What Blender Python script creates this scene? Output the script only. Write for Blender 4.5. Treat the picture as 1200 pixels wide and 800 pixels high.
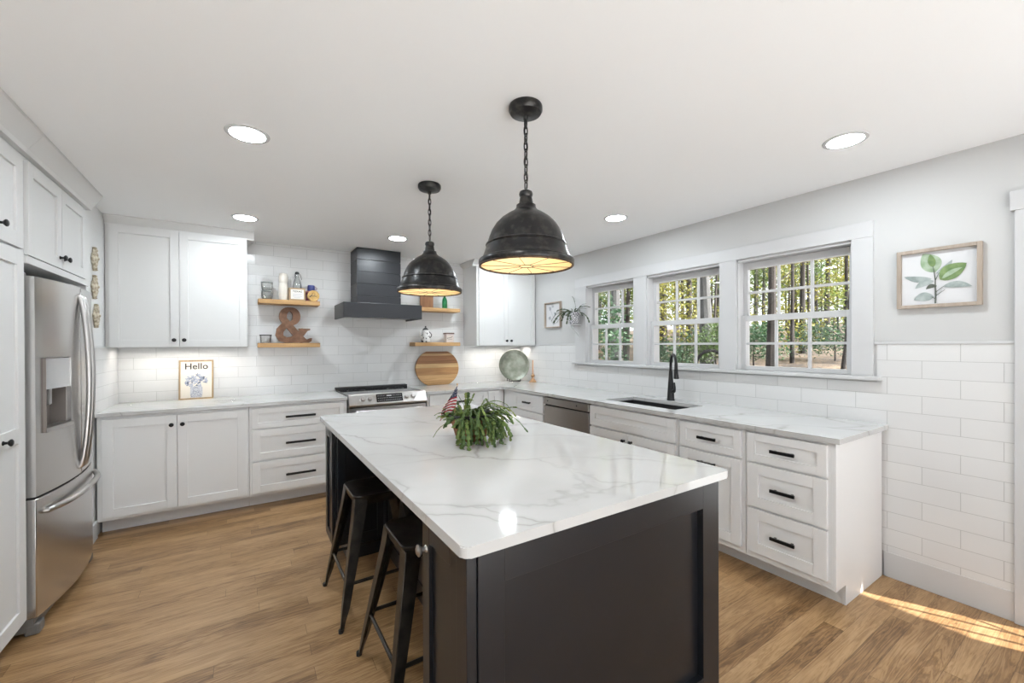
import bpy, bmesh, math, random
from math import sin, cos, pi, radians
from mathutils import Matrix, Vector, noise
random.seed(7)
for o in list(bpy.data.objects): bpy.data.objects.remove(o)
SC = bpy.context.scene
COL = SC.collection
H = 2.435

# ------------------------------------------------------------------ camera, world, sun, exposure
def setup_camera():
    f, yaw, p, r, cy = 487.93, radians(32.759), radians(-0.2154), radians(-0.228), 405.87
    fw = Vector((sin(yaw)*cos(p), cos(yaw)*cos(p), sin(p)))
    ri = Vector((cos(yaw), -sin(yaw), 0)); up = ri.cross(fw)
    ri, up = ri*cos(r)+up*sin(r), up*cos(r)-ri*sin(r)
    cd = bpy.data.cameras.new('camera'); co = bpy.data.objects.new('camera', cd); COL.objects.link(co)
    cd.sensor_width = 36; cd.lens = f/1200*36; cd.shift_y = (cy-400)/1200
    cd.clip_start = .05; cd.clip_end = 300
    b = -fw
    co.matrix_world = Matrix(((ri.x, up.x, b.x, 0), (ri.y, up.y, b.y, 0), (ri.z, up.z, b.z, 1.40), (0, 0, 0, 1)))
    SC.camera = co
setup_camera()
W = bpy.data.worlds.new('sky'); SC.world = W; W.use_nodes = True
W.node_tree.nodes['Background'].inputs[0].default_value = (.90, .95, 1.0, 1)
W.node_tree.nodes['Background'].inputs[1].default_value = 2.0
sd = bpy.data.lights.new('sun', 'SUN'); sun = bpy.data.objects.new('sun', sd); COL.objects.link(sun)
sd.energy = 34.0; sd.angle = radians(.6); sd.color = (1.0, .975, .94)
SUN = Vector((-.33, .69, -.645)).normalized()
sun.rotation_euler = SUN.to_track_quat('-Z', 'Y').to_euler()
SC.view_settings.view_transform = 'Standard'
SC.view_settings.look = 'None'
SC.view_settings.gamma = 1
SC.view_settings.use_curve_mapping = False
SC.view_settings.exposure = 0.10
CAN_POWER = 180.0
STRIP_POWER = 62.0
BULB_POWER = 26.0

# ------------------------------------------------------------------ materials
def newmat(name):
    m = bpy.data.materials.new(name); m.use_nodes = True
    return m, m.node_tree, m.node_tree.nodes['Principled BSDF']
def mat(name, col, rough=.5, metal=0.0, spec=None, **kw):
    m, nt, b = newmat(name)
    b.inputs['Base Color'].default_value = (*col, 1); b.inputs['Roughness'].default_value = rough
    b.inputs['Metallic'].default_value = metal
    if spec is not None: b.inputs['Specular IOR Level'].default_value = spec
    for k, v in kw.items(): b.inputs[k.replace('_', ' ')].default_value = v
    return m
def N(nt, t, **kw):
    n = nt.nodes.new(t)
    for k, v in kw.items(): setattr(n, k, v)
    return n
def L(nt, a, b): nt.links.new(a, b)
def math_(nt, op, a, b=None):
    n = N(nt, 'ShaderNodeMath', operation=op)
    for i, v in enumerate((a, b)):
        if v is None: continue
        if isinstance(v, (int, float)): n.inputs[i].default_value = v
        else: L(nt, v, n.inputs[i])
    return n.outputs[0]
def ramp(nt, fac, stops, interp='LINEAR'):
    r = N(nt, 'ShaderNodeValToRGB'); r.color_ramp.interpolation = interp
    el = r.color_ramp.elements
    while len(el) < len(stops): el.new(.5)
    for e, (p, c) in zip(el, stops): e.position = p; e.color = (*c, 1) if len(c) == 3 else c
    L(nt, fac, r.inputs[0]); return r.outputs[0]
def coords(nt, scale=(1, 1, 1), rot=(0, 0, 0), loc=(0, 0, 0)):
    t = N(nt, 'ShaderNodeTexCoord'); mp = N(nt, 'ShaderNodeMapping')
    mp.inputs['Scale'].default_value = scale; mp.inputs['Rotation'].default_value = rot; mp.inputs['Location'].default_value = loc
    L(nt, t.outputs['Object'], mp.inputs[0]); return mp.outputs[0]
def noise_(nt, vec, scale, detail=3, rough=.5, dist=0):
    n = N(nt, 'ShaderNodeTexNoise'); n.inputs['Scale'].default_value = scale; n.inputs['Detail'].default_value = detail
    n.inputs['Roughness'].default_value = rough; n.inputs['Distortion'].default_value = dist
    L(nt, vec, n.inputs['Vector']); return n
def bump(nt, b, h, strength=.2, dist=.002):
    n = N(nt, 'ShaderNodeBump'); n.inputs['Strength'].default_value = strength; n.inputs['Distance'].default_value = dist
    L(nt, h, n.inputs['Height']); L(nt, n.outputs[0], b.inputs['Normal'])
def noisy(name, c1, c2, scale=20, rough=.6, metal=0, stretch=(1, 1, 1), bumps=0, detail=4, lo=.35, hi=.65):
    m, nt, b = newmat(name)
    v = coords(nt, stretch); n = noise_(nt, v, scale, detail)
    L(nt, ramp(nt, n.outputs[0], [(lo, c1), (hi, c2)]), b.inputs['Base Color'])
    b.inputs['Roughness'].default_value = rough; b.inputs['Metallic'].default_value = metal
    if bumps: bump(nt, b, n.outputs[0], bumps, .004)
    return m
def wood_floor():
    m, nt, b = newmat('oak_floor')
    t = N(nt, 'ShaderNodeTexCoord'); s = N(nt, 'ShaderNodeSeparateXYZ'); L(nt, t.outputs['Object'], s.inputs[0])
    x, y = s.outputs[0], s.outputs[1]
    PW, PL = .083, 1.25
    row = math_(nt, 'FLOOR', math_(nt, 'DIVIDE', y, PW))
    wn = N(nt, 'ShaderNodeTexWhiteNoise', noise_dimensions='1D'); L(nt, row, wn.inputs['W'])
    xs = math_(nt, 'ADD', math_(nt, 'DIVIDE', x, PL), math_(nt, 'MULTIPLY', wn.outputs[0], 7.3))
    col = math_(nt, 'FLOOR', xs)
    wn2 = N(nt, 'ShaderNodeTexWhiteNoise', noise_dimensions='2D')
    cb = N(nt, 'ShaderNodeCombineXYZ'); L(nt, row, cb.inputs[0]); L(nt, col, cb.inputs[1]); L(nt, cb.outputs[0], wn2.inputs['Vector'])
    # grain coordinates shifted per plank
    gv = N(nt, 'ShaderNodeCombineXYZ')
    L(nt, math_(nt, 'ADD', math_(nt, 'MULTIPLY', x, 1.6), math_(nt, 'MULTIPLY', wn2.outputs[0], 37.0)), gv.inputs[0])
    L(nt, math_(nt, 'MULTIPLY', y, 22.0), gv.inputs[1])
    L(nt, math_(nt, 'MULTIPLY', wn2.outputs[0], 11.0), gv.inputs[2])
    g1 = noise_(nt, gv.outputs[0], 1.0, 4, .6, 1.4)
    wv = N(nt, 'ShaderNodeMath', operation='SINE'); L(nt, math_(nt, 'MULTIPLY', g1.outputs[0], 42.0), wv.inputs[0])
    gv2 = coords(nt, (6, 160, 1)); g2 = noise_(nt, gv2, 1.0, 3, .6); g3 = noise_(nt, coords(nt, (2.2, 11, 1)), 1.0, 4, .6, .5)
    g = math_(nt, 'ADD', math_(nt, 'MULTIPLY', wv.outputs[0], .085), math_(nt, 'ADD', math_(nt, 'MULTIPLY', g2.outputs[0], .30), math_(nt, 'MULTIPLY', g3.outputs[0], .62)))
    f = math_(nt, 'ADD', math_(nt, 'MULTIPLY', wn2.outputs[0], .22), math_(nt, 'SUBTRACT', g, .12))
    c = ramp(nt, f, [(0.18, (.12, .062, .025)), (.38, (.27, .152, .066)), (.56, (.395, .24, .115)), (.85, (.52, .345, .185))])
    fy = math_(nt, 'FRACT', math_(nt, 'DIVIDE', y, PW)); fx = math_(nt, 'FRACT', xs)
    e1 = math_(nt, 'MINIMUM', fy, math_(nt, 'SUBTRACT', 1.0, fy)); e2 = math_(nt, 'MINIMUM', fx, math_(nt, 'SUBTRACT', 1.0, fx))
    gap = math_(nt, 'MAXIMUM', math_(nt, 'LESS_THAN', e1, .010), math_(nt, 'LESS_THAN', e2, .0009))
    mx = N(nt, 'ShaderNodeMix', data_type='RGBA'); L(nt, math_(nt, 'MULTIPLY', gap, .6), mx.inputs[0]); L(nt, c, mx.inputs[6]); mx.inputs[7].default_value = (.07, .038, .018, 1)
    L(nt, mx.outputs[2], b.inputs['Base Color'])
    b.inputs['Roughness'].default_value = .33; b.inputs['Specular IOR Level'].default_value = .4
    bump(nt, b, math_(nt, 'SUBTRACT', g2.outputs[0], gap), .12, .001)
    return m
def quartz():
    m, nt, b = newmat('white_quartz')
    v = coords(nt, (1, 1, 1), (0, 0, radians(38)), (3.1, .4, 0))
    w = noise_(nt, v, 1.5, 5, .55)
    add = N(nt, 'ShaderNodeVectorMath', operation='MULTIPLY_ADD'); L(nt, w.outputs['Color'], add.inputs[0]); add.inputs[1].default_value = (.55, .55, .55); L(nt, v, add.inputs[2])
    st = N(nt, 'ShaderNodeMapping'); st.inputs['Scale'].default_value = (.75, 1.9, 1.0); L(nt, add.outputs[0], st.inputs[0])
    vo = N(nt, 'ShaderNodeTexVoronoi', feature='DISTANCE_TO_EDGE'); vo.inputs['Scale'].default_value = 1.35; L(nt, st.outputs[0], vo.inputs['Vector'])
    k = noise_(nt, v, 2.3, 2)
    line = ramp(nt, vo.outputs['Distance'], [(0.0, (1, 1, 1)), (.006, (.7, .7, .7)), (.014, (.2, .2, .2)), (.05, (0, 0, 0))])
    msk = ramp(nt, k.outputs[0], [(.40, (0.15, 0.15, 0.15)), (.62, (1, 1, 1))])
    fac = N(nt, 'ShaderNodeMath', operation='MULTIPLY'); L(nt, line, fac.inputs[0]); L(nt, msk, fac.inputs[1])
    cl = noise_(nt, v, 3.0, 4)
    base = ramp(nt, cl.outputs[0], [(.3, (.54, .54, .535)), (.7, (.585, .585, .58))])
    mx = N(nt, 'ShaderNodeMix', data_type='RGBA'); L(nt, math_(nt, 'MULTIPLY', fac.outputs[0], .75), mx.inputs[0]); L(nt, base, mx.inputs[6]); mx.inputs[7].default_value = (.33, .32, .30, 1)
    L(nt, mx.outputs[2], b.inputs['Base Color']); b.inputs['Roughness'].default_value = .07
    return m
def tile(name, axis, uoff):
    m, nt, b = newmat(name)
    t = N(nt, 'ShaderNodeTexCoord'); s = N(nt, 'ShaderNodeSeparateXYZ'); L(nt, t.outputs['Object'], s.inputs[0])
    c = N(nt, 'ShaderNodeCombineXYZ')
    L(nt, math_(nt, 'ADD', s.outputs[axis], uoff), c.inputs[0])
    L(nt, math_(nt, 'ADD', s.outputs[2], -1.40+.1008*20), c.inputs[1])
    br = N(nt, 'ShaderNodeTexBrick', offset=.5, offset_frequency=2)
    L(nt, c.outputs[0], br.inputs['Vector']); br.inputs['Scale'].default_value = 1
    br.inputs['Brick Width'].default_value = .305; br.inputs['Row Height'].default_value = .1008
    br.inputs['Mortar Size'].default_value = .0016; br.inputs['Mortar Smooth'].default_value = .3; br.inputs['Bias'].default_value = -.2
    br.inputs['Color1'].default_value = (.66, .66, .66, 1); br.inputs['Color2'].default_value = (.69, .69, .685, 1); br.inputs['Mortar'].default_value = (.46, .46, .455, 1)
    L(nt, br.outputs['Color'], b.inputs['Base Color']); b.inputs['Roughness'].default_value = .16
    n = noise_(nt, t.outputs['Object'], 9, 2)
    h = math_(nt, 'SUBTRACT', math_(nt, 'MULTIPLY', n.outputs[0], .35), br.outputs['Fac'])
    bump(nt, b, h, .35, .002)
    return m
def wood(name, c1, c2, axis=0, scale=6, rough=.55):
    st = [14, 14, 14]; st[axis] = 1.2
    m, nt, b = newmat(name); v = coords(nt, tuple(st))
    n = noise_(nt, v, scale/3, 4, .6, .8); L(nt, ramp(nt, n.outputs[0], [(.3, c1), (.7, c2)]), b.inputs['Base Color'])
    b.inputs['Roughness'].default_value = rough; bump(nt, b, n.outputs[0], .1, .002)
    return m
def steel(name, c=(.50, .49, .48), rough=.30, stretch=(3, 3, 120)):
    m, nt, b = newmat(name); v = coords(nt, stretch); n = noise_(nt, v, 2.0, 2)
    b.inputs['Base Color'].default_value = (*c, 1); b.inputs['Metallic'].default_value = 1
    L(nt, ramp(nt, n.outputs[0], [(.3, (rough-.012,)*3), (.7, (rough+.015,)*3)]), b.inputs['Roughness'])
    return m
def emit(name, c, s):
    m = bpy.data.materials.new(name); m.use_nodes = True; nt = m.node_tree; nt.nodes.clear()
    e = N(nt, 'ShaderNodeEmission'); e.inputs[0].default_value = (*c, 1); e.inputs[1].default_value = s
    o = N(nt, 'ShaderNodeOutputMaterial'); L(nt, e.outputs[0], o.inputs[0]); return m
def glass(name, tint=(1, 1, 1), refl=.06, rough=0):
    m = bpy.data.materials.new(name); m.use_nodes = True; nt = m.node_tree; nt.nodes.clear()
    t = N(nt, 'ShaderNodeBsdfTransparent'); t.inputs[0].default_value = (*tint, 1)
    g = N(nt, 'ShaderNodeBsdfGlossy'); g.inputs['Roughness'].default_value = rough
    mx = N(nt, 'ShaderNodeMixShader')
    lw = N(nt, 'ShaderNodeLayerWeight'); lw.inputs[0].default_value = .25
    L(nt, math_(nt, 'ADD', math_(nt, 'MULTIPLY', lw.outputs['Fresnel'], .5), refl*.5), mx.inputs[0])
    L(nt, t.outputs[0], mx.inputs[1]); L(nt, g.outputs[0], mx.inputs[2])
    o = N(nt, 'ShaderNodeOutputMaterial'); L(nt, mx.outputs[0], o.inputs[0]); return m
def leaf(name, c1, c2, scale=1.5, trans=.45):
    m, nt, b = newmat(name)
    t = N(nt, 'ShaderNodeTexCoord'); n = noise_(nt, t.outputs['Object'], scale, 3, .7)
    c = ramp(nt, n.outputs[0], [(.32, c1), (.68, c2)])
    L(nt, c, b.inputs['Base Color']); b.inputs['Roughness'].default_value = .6
    tr = N(nt, 'ShaderNodeBsdfTranslucent'); L(nt, c, tr.inputs[0]); mx = N(nt, 'ShaderNodeMixShader'); mx.inputs[0].default_value = trans
    L(nt, b.outputs[0], mx.inputs[1]); L(nt, tr.outputs[0], mx.inputs[2]); L(nt, mx.outputs[0], nt.nodes['Material Output'].inputs[0]); return m

M_wall = mat('wall_paint', (.53, .53, .525), .7)
M_ceil = mat('ceiling_paint', (.90, .905, .91), .8)
M_trim = mat('trim_paint', (.55, .55, .555), .35)
M_cab = mat('cabinet_paint', (.80, .80, .80), .38)
M_upper = mat('upper_cabinet_paint', (.69, .69, .685), .55, spec=.3)
M_floor = wood_floor(); M_quartz = quartz()
M_tile_x = tile('wall_tile_back', 0, .05); M_tile_y = tile('wall_tile_side', 1, -.883+.305*3)
M_black = mat('black_metal', (.012, .012, .013), .35, .3)
M_blackm = mat('black_matte', (.015, .015, .016), .5)
M_char = mat('charcoal_paint', (.0105, .012, .0155), .30)
M_charh = mat('hood_paint', (.016, .0175, .022), .36)
M_steel = steel('stainless'); M_steelv = mat('stainless_vertical', (.62, .61, .60), .26, 1.0); M_bar = mat('brushed_bar', (.50, .49, .48), .28, 1.0)
M_steeld = steel('dark_stainless', (.46, .43, .40), .30, (3, 120, 3))
M_fside = mat('fridge_side_grey', (.20, .195, .19), .4, .3)
M_dark = mat('dark_void', (.02, .018, .017), .6)
M_shelf = wood('shelf_oak', (.36, .19, .07), (.58, .36, .16), 0)
M_rust = noisy('rusty_brown', (.13, .060, .032), (.22, .115, .066), 30, .65, 0, bumps=.3)
M_pend = noisy('aged_black_metal', (.018, .018, .019), (.085, .078, .070), 30, .33, .55, bumps=.05, detail=8, lo=.48, hi=.80)
M_pendrust = noisy('rim_brown', (.03, .018, .010), (.10, .055, .028), 40, .5, .4)
M_gold = mat('warm_gold_enamel', (.84, .68, .42), .5)
M_stool = noisy('bronzed_black_metal', (.018, .016, .014), (.050, .042, .035), 16, .30, .6)
M_lens = emit('can_lens', (.87, .95, 1.0), CAN_POWER)
M_strip = emit('led_strip', (1, .96, .89), STRIP_POWER)
M_bulb = emit('bulb', (1, .84, .60), BULB_POWER)
M_glass = glass('window_glass'); M_clear = glass('clear_glass', (.99, .995, .993), .10)
M_terra = noisy('terracotta', (.22, .085, .035), (.36, .16, .075), 14, .8)
M_paper = mat('paper', (.60, .60, .61), .6); M_cream = mat('cream_paper', (.74, .69, .61), .6)
M_taupe = wood('taupe_frame_wood', (.30, .245, .195), (.42, .35, .29), 2)
M_bark = noisy('bark', (.010, .008, .0065), (.036, .029, .024), 7, .9, 0, (1, 1, .25), .6)
M_barkg = noisy('grey_bark', (.028, .028, .028), (.075, .075, .073), 6, .9, 0, (1, 1, .25), .6)

# ------------------------------------------------------------------ mesh helpers
WL = {}
def bmn(): return bmesh.new()
def face(bm, pts, mi=0):
    f = bm.faces.new([bm.verts.new(p) for p in pts]); f.material_index = mi; return f
BOXF = ((0, 3, 2, 1), (4, 5, 6, 7), (0, 1, 5, 4), (1, 2, 6, 5), (2, 3, 7, 6), (3, 0, 4, 7))
def hexa(bm, P, mi=0):
    v = [bm.verts.new(p) for p in P]
    for q in BOXF: bm.faces.new([v[i] for i in q]).material_index = mi
def box(bm, x0, x1, y0, y1, z0, z1, mi=0, mp=None):
    P = [(x0, y0, z0), (x1, y0, z0), (x1, y1, z0), (x0, y1, z0), (x0, y0, z1), (x1, y0, z1), (x1, y1, z1), (x0, y1, z1)]
    hexa(bm, [mp(*p) for p in P] if mp else P, mi)
def tube(bm, pts, r, seg=8, mi=0, closed=False, cap=True):
    pts = [Vector(p) for p in pts]; n = len(pts); rs = r if isinstance(r, (list, tuple)) else [r]*n
    t0 = (pts[1]-pts[0]).normalized(); up = Vector((0, 0, 1)) if abs(t0.z) < .9 else Vector((1, 0, 0))
    a = t0.cross(up).normalized(); rings = []
    for i, p in enumerate(pts):
        if closed: t = (pts[(i+1) % n]-pts[i-1]).normalized()
        else: t = ((pts[min(i+1, n-1)]-pts[i]).normalized()+(pts[i]-pts[max(i-1, 0)]).normalized()).normalized()
        a = (a-t*a.dot(t)).normalized(); b = t.cross(a)
        rings.append([bm.verts.new(p+a*rs[i]*cos(2*pi*k/seg)+b*rs[i]*sin(2*pi*k/seg)) for k in range(seg)])
    for i in range(n if closed else n-1):
        A, B = rings[i], rings[(i+1) % n]
        for k in range(seg):
            f = bm.faces.new((A[k], A[(k+1) % seg], B[(k+1) % seg], B[k])); f.smooth = True; f.material_index = mi
    if cap and not closed:
        for R in (rings[0][::-1], rings[-1]):
            bm.faces.new(R).material_index = mi
def lathe(bm, prof, seg=32, M=None, mi=0, smooth=True):
    """prof: (r, z) list; revolved about z, transformed by M (Matrix or (x,y,z))"""
    if M is None: M = Matrix()
    elif not isinstance(M, Matrix): M = Matrix.Translation(M)
    rings = []
    for r, z in prof:
        if r < 1e-6: rings.append([bm.verts.new(M @ Vector((0, 0, z)))])
        else: rings.append([bm.verts.new(M @ Vector((r*cos(2*pi*k/seg), r*sin(2*pi*k/seg), z))) for k in range(seg)])
    for A, B in zip(rings, rings[1:]):
        for k in range(seg):
            k2 = (k+1) % seg
            vs = [A[k % len(A)], A[k2 % len(A)], B[k2 % len(B)], B[k % len(B)]]
            u = []
            for q in vs:
                if q not in u: u.append(q)
            if len(u) > 2:
                f = bm.faces.new(u); f.smooth = smooth; f.material_index = mi
    for R in (rings[0], rings[-1]):
        if len(R) > 2:
            try: bm.faces.new(R).material_index = mi
            except ValueError: pass
def prism(bm, pts, thick, mp, mi=0):
    """2-D outline extruded: mp(u, v, w)"""
    A = [bm.verts.new(mp(u, v, 0)) for u, v in pts]; B = [bm.verts.new(mp(u, v, thick)) for u, v in pts]
    n = len(pts)
    bm.faces.new(A[::-1]).material_index = mi; bm.faces.new(B).material_index = mi
    for i in range(n): bm.faces.new((A[i], A[(i+1) % n], B[(i+1) % n], B[i])).material_index = mi
def ribbon(pts, ws):
    """outline of a variable-width stroke"""
    Lf, Rt = [], []; P = [Vector(p) for p in pts]
    for i, p in enumerate(P):
        t = (P[min(i+1, len(P)-1)]-P[max(i-1, 0)]).normalized(); nrm = Vector((-t.y, t.x))
        w = ws[i] if isinstance(ws, (list, tuple)) else ws
        Lf.append(tuple(p+nrm*w/2)); Rt.append(tuple(p-nrm*w/2))
    return Lf, Rt
def stroke(bm, pts, ws, thick, mp, mi=0, closed=False):
    if closed: pts = list(pts)+[pts[0], pts[1]]
    Lf, Rt = ribbon(pts, ws)
    if closed: Lf[0] = Lf[-2]; Rt[0] = Rt[-2]; Lf = Lf[:-1]; Rt = Rt[:-1]
    for i in range(len(Lf)-1):
        P = [Lf[i], Rt[i], Rt[i+1], Lf[i+1]]
        hexa(bm, [mp(u, v, 0) for u, v in P]+[mp(u, v, thick) for u, v in P], mi)
def text_into(bm, s, size, M, ext=.0004, off=0.0, spacing=1.0, mi=0):
    cu = bpy.data.curves.new('t', 'FONT'); cu.body = s; cu.size = size; cu.extrude = ext; cu.offset = off; cu.align_x = 'CENTER'; cu.align_y = 'CENTER'; cu.space_character = spacing
    ob = bpy.data.objects.new('t', cu); COL.objects.link(ob)
    bpy.context.view_layer.update()
    me = bpy.data.meshes.new_from_object(ob.evaluated_get(bpy.context.evaluated_depsgraph_get()))
    me.transform(M); n0 = len(bm.faces); bm.from_mesh(me); bm.faces.ensure_lookup_table()
    for f in bm.faces[n0:]: f.material_index = mi
    bpy.data.objects.remove(ob); bpy.data.meshes.remove(me); bpy.data.curves.remove(cu)
def obj(name, bm, mats, parent=None, bevel=0, seg=2, smooth=False, origin=None, recalc=True):
    """one mesh object; world coordinates in bm; local origin = parent's world origin (or origin)"""
    base = Vector(WL[parent.name]) if parent else Vector(origin or (0, 0, 0))
    if recalc: bmesh.ops.recalc_face_normals(bm, faces=bm.faces)
    if smooth:
        for f in bm.faces: f.smooth = True
    if base.length: bmesh.ops.translate(bm, verts=bm.verts, vec=-base)
    me = bpy.data.meshes.new(name); sm_ = any(f.smooth for f in bm.faces); bm.to_mesh(me); bm.free()
    if sm_ and not smooth: me.set_sharp_from_angle(angle=radians(32))
    for m in (mats if isinstance(mats, (list, tuple)) else [mats]): me.materials.append(m)
    o = bpy.data.objects.new(name, me); COL.objects.link(o); WL[o.name] = base
    if parent: o.parent = parent
    else: o.location = base
    if bevel:
        b = o.modifiers.new('bevel', 'BEVEL'); b.width = bevel; b.segments = seg; b.limit_method = 'ANGLE'; b.angle_limit = radians(40)
    return o
def tag(o, label=None, cat=None, group=None, kind=None):
    if label: o['label'] = label
    if cat: o['category'] = cat
    if group: o['group'] = group
    if kind: o['kind'] = kind
    return o
def thing(name, label, cat, loc, group=None, kind=None):
    o = bpy.data.objects.new(name, None); COL.objects.link(o); o.location = loc; o.empty_display_size = .05
    WL[o.name] = Vector(loc); return tag(o, label, cat, group, kind)
def struct(name, bm, mats, label=None, bevel=0):
    o = obj(name, bm, mats, bevel=bevel); o['kind'] = 'structure'; return tag(o, label or name.replace('_', ' '), name.split('_')[0])
def copy_tree(o, loc, label):
    r = o.copy(); COL.objects.link(r); r.location = loc; r['label'] = label; WL[r.name] = Vector(loc)
    def rec(src, dst):
        for ch in list(src.children):
            if ch.name not in COL.objects: continue
            c = ch.copy(); COL.objects.link(c); c.parent = dst; rec(ch, c)
    rec(o, r); return r
def facing(d, p):
    if d == '-Y': return lambda u, v, w: (u, p-w, v)
    if d == '-X': return lambda u, v, w: (p-w, u, v)
    if d == '+X': return lambda u, v, w: (p+w, u, v)
def axisM(d, p, u, v):
    """matrix taking local z to the outward normal at (u,v) on plane p"""
    mp = facing(d, p); o = Vector(mp(u, v, 0)); n = Vector(mp(u, v, 1))-o; x = Vector(mp(u+1, v, 0))-o; y = n.cross(x)
    return Matrix(((x.x, y.x, n.x, o.x), (x.y, y.y, n.y, o.y), (x.z, y.z, n.z, o.z), (0, 0, 0, 1)))

# ------------------------------------------------------------------ shell
XR, YB, XL = 3.25, 4.85, -.92
bm = bmn(); box(bm, -1.7, 3.42, -.95, 5.0, -.06, 0); struct('floor', bm, M_floor, 'oak plank floor')
bm = bmn(); box(bm, -1.7, 3.42, -3.3, -.95, -.06, 0); struct('floor_bounce', bm, mat('pale_bounce_floor', (.72, .73, .74), .5), 'unseen pale floor added behind the camera to bounce daylight')  # unseen pale floor, added to bounce neutral light up to the ceiling
bm = bmn(); box(bm, -1.7, 3.42, -3.3, 5.0, H, H+.08); struct('ceiling', bm, M_ceil, 'white ceiling')
bm = bmn(); box(bm, -1.7, 3.42, YB, 5.0, 0, H, 0); box(bm, XL+.002, XR-.002, YB-.008, YB, .88, H, 1)
struct('wall_back', bm, [M_wall, M_tile_x], 'tiled back wall behind the range')
bm = bmn(); box(bm, -1.7, -1.55, -3.3, 4.85, 0, H, 0); box(bm, -1.55, XL, 3.875, YB, 0, H, 0); box(bm, XL, XL+.008, 4.13, YB-.008, .88, 1.392, 1)
struct('wall_left', bm, [M_upper, M_tile_y], 'left wall beside the fridge')
WIN = [('window_1', 2.80, 3.50), ('window_2', 1.915, 2.665), ('window_3', 1.045, 1.80)]
ZS, ZT = 1.175, 2.055
DY0, DY1, DZ = -.62, .285, 2.03
X2 = 3.42
bm = bmn()
box(bm, XR, X2, DY1, YB, 0, ZS); box(bm, XR, X2, DY1, YB, ZT, H)
for a, b in ((DY1, 1.045), (1.80, 1.915), (2.665, 2.80), (3.50, YB)): box(bm, XR, X2, a, b, ZS, ZT)
box(bm, XR, X2, DY0, DY1, DZ, H); box(bm, XR, X2, -3.3, DY0, 0, H)
box(bm, XR-.007, XR, .39, YB-.008, .15, 1.165, 1); box(bm, XR-.007, XR, .39, .93, 1.165, 1.40, 1); box(bm, XR-.007, XR, 3.66, YB-.008, 1.165, 1.40, 1)
struct('wall_right', bm, [M_wall, M_tile_y], 'right wall with the windows and tile wainscot')
bm = bmn()
box(bm, -1.7, -.9, -3.3, -3.15, 0, H); box(bm, 2.7, 3.42, -3.3, -3.15, 0, H); box(bm, -.9, 2.7, -3.3, -3.15, 2.12, H)
struct('wall_rear', bm, M_wall, 'rear wall behind the camera')
# unseen rear glazing, added so daylight can enter
r = thing('window_added', 'wide unseen rear glazing added for daylight', 'window', (.9, -3.22, 0), kind='structure')
bm = bmn()
for a in (-.9, .28, 1.46, 2.64): box(bm, a, a+.06, -3.26, -3.19, 0, 2.12)
box(bm, -.9, 2.7, -3.26, -3.19, 2.06, 2.12); box(bm, -.9, 2.7, -3.26, -3.19, 0, .08); obj('frame', bm, M_trim, r)
bm = bmn(); box(bm, -.84, 2.64, -3.228, -3.222, .08, 2.06); obj('glass', bm, M_glass, r)
# trim
bm = bmn()
box(bm, XR-.02, XR, .945, 3.665, ZT, 2.152); struct('trim_1', bm, M_trim, 'window header board', .002)
bm = bmn()
for a, b in ((.945, 1.055), (1.79, 1.925), (2.655, 2.81), (3.49, 3.665)): box(bm, XR-.018, XR, a, b, 1.199, ZT)
struct('trim_2', bm, M_trim, 'window casings', .002)
bm = bmn(); box(bm, XR-.05, XR+.05, .905, 3.70, 1.176, 1.199); struct('trim_3', bm, M_trim, 'window stool shelf', .004)
bm = bmn(); box(bm, XR-.012, XR, .39, .944, 1.395, 1.409); box(bm, XR-.012, XR, 3.666, 4.48, 1.395, 1.409); struct('trim_4', bm, M_trim, 'tile cap strip', .002)
bm = bmn(); box(bm, XR-.022, XR, .285, .39, 0, DZ+.03); box(bm, XR-.022, XR, DY0-.105, DY0, 0, DZ+.03); box(bm, XR-.026, XR, DY0-.12, .405, DZ+.03, DZ+.125)
struct('trim_5', bm, M_trim, 'door casing at the right edge', .002)
bm = bmn(); box(bm, XR-.010, XR, .39, .90, 0, .15); struct('baseboard_right', bm, M_trim, 'white baseboard under the tile', .003)
bm = bmn(); box(bm, XL, XL+.014, 3.88, 4.20, 0, .13); struct('baseboard_left', bm, M_trim, 'white baseboard beside the fridge', .003)
bm = bmn(); box(bm, XL, XL+.014, 4.13, 4.47, 1.388, 1.402); struct('trim_6', bm, M_trim, 'left tile cap strip', .002)
# windows
for name, a, b in WIN:
    r = thing(name, 'double-hung window with white muntins', 'window', (XR+.08, (a+b)/2, ZS), kind='structure')
    bm = bmn()
    for y0, y1 in ((a, a+.018), (b-.018, b)): box(bm, XR, X2, y0, y1, ZS+.024, ZT)
    box(bm, XR, X2, a, b, ZT-.018, ZT); box(bm, XR+.05, X2, a, b, ZS, ZS+.026)
    obj('jamb', bm, M_trim, r)
    ia, ib = a+.018, b-.018
    def sash(nm, xc, z0, z1, st, rt, rb):
        bm = bmn(); x0, x1 = xc-.017, xc+.017
        box(bm, x0, x1, ia, ia+st, z0, z1); box(bm, x0, x1, ib-st, ib, z0, z1)
        box(bm, x0, x1, ia+st, ib-st, z1-rt, z1); box(bm, x0, x1, ia+st, ib-st, z0, z0+rb)
        ga, gb, g0, g1 = ia+st, ib-st, z0+rb, z1-rt
        for k in (1, 2):
            y = ga+(gb-ga)*k/3; box(bm, xc-.010, xc+.010, y-.009, y+.009, g0, g1)
        z = (g0+g1)/2; box(bm, xc-.0095, xc+.0095, ga, gb, z-.009, z+.009)
        s = obj(nm, bm, M_trim, r, .0015)
        bm = bmn(); box(bm, xc-.002, xc+.002, ga-.004, gb+.004, g0-.004, g1+.004); obj('glass_pane', bm, M_glass, s)
    sash('upper_sash', XR+.098, 1.578, ZT-.02, .034, .052, .04)
    sash('lower_sash', XR+.060, ZS+.026, 1.620, .036, .044, .030)
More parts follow.
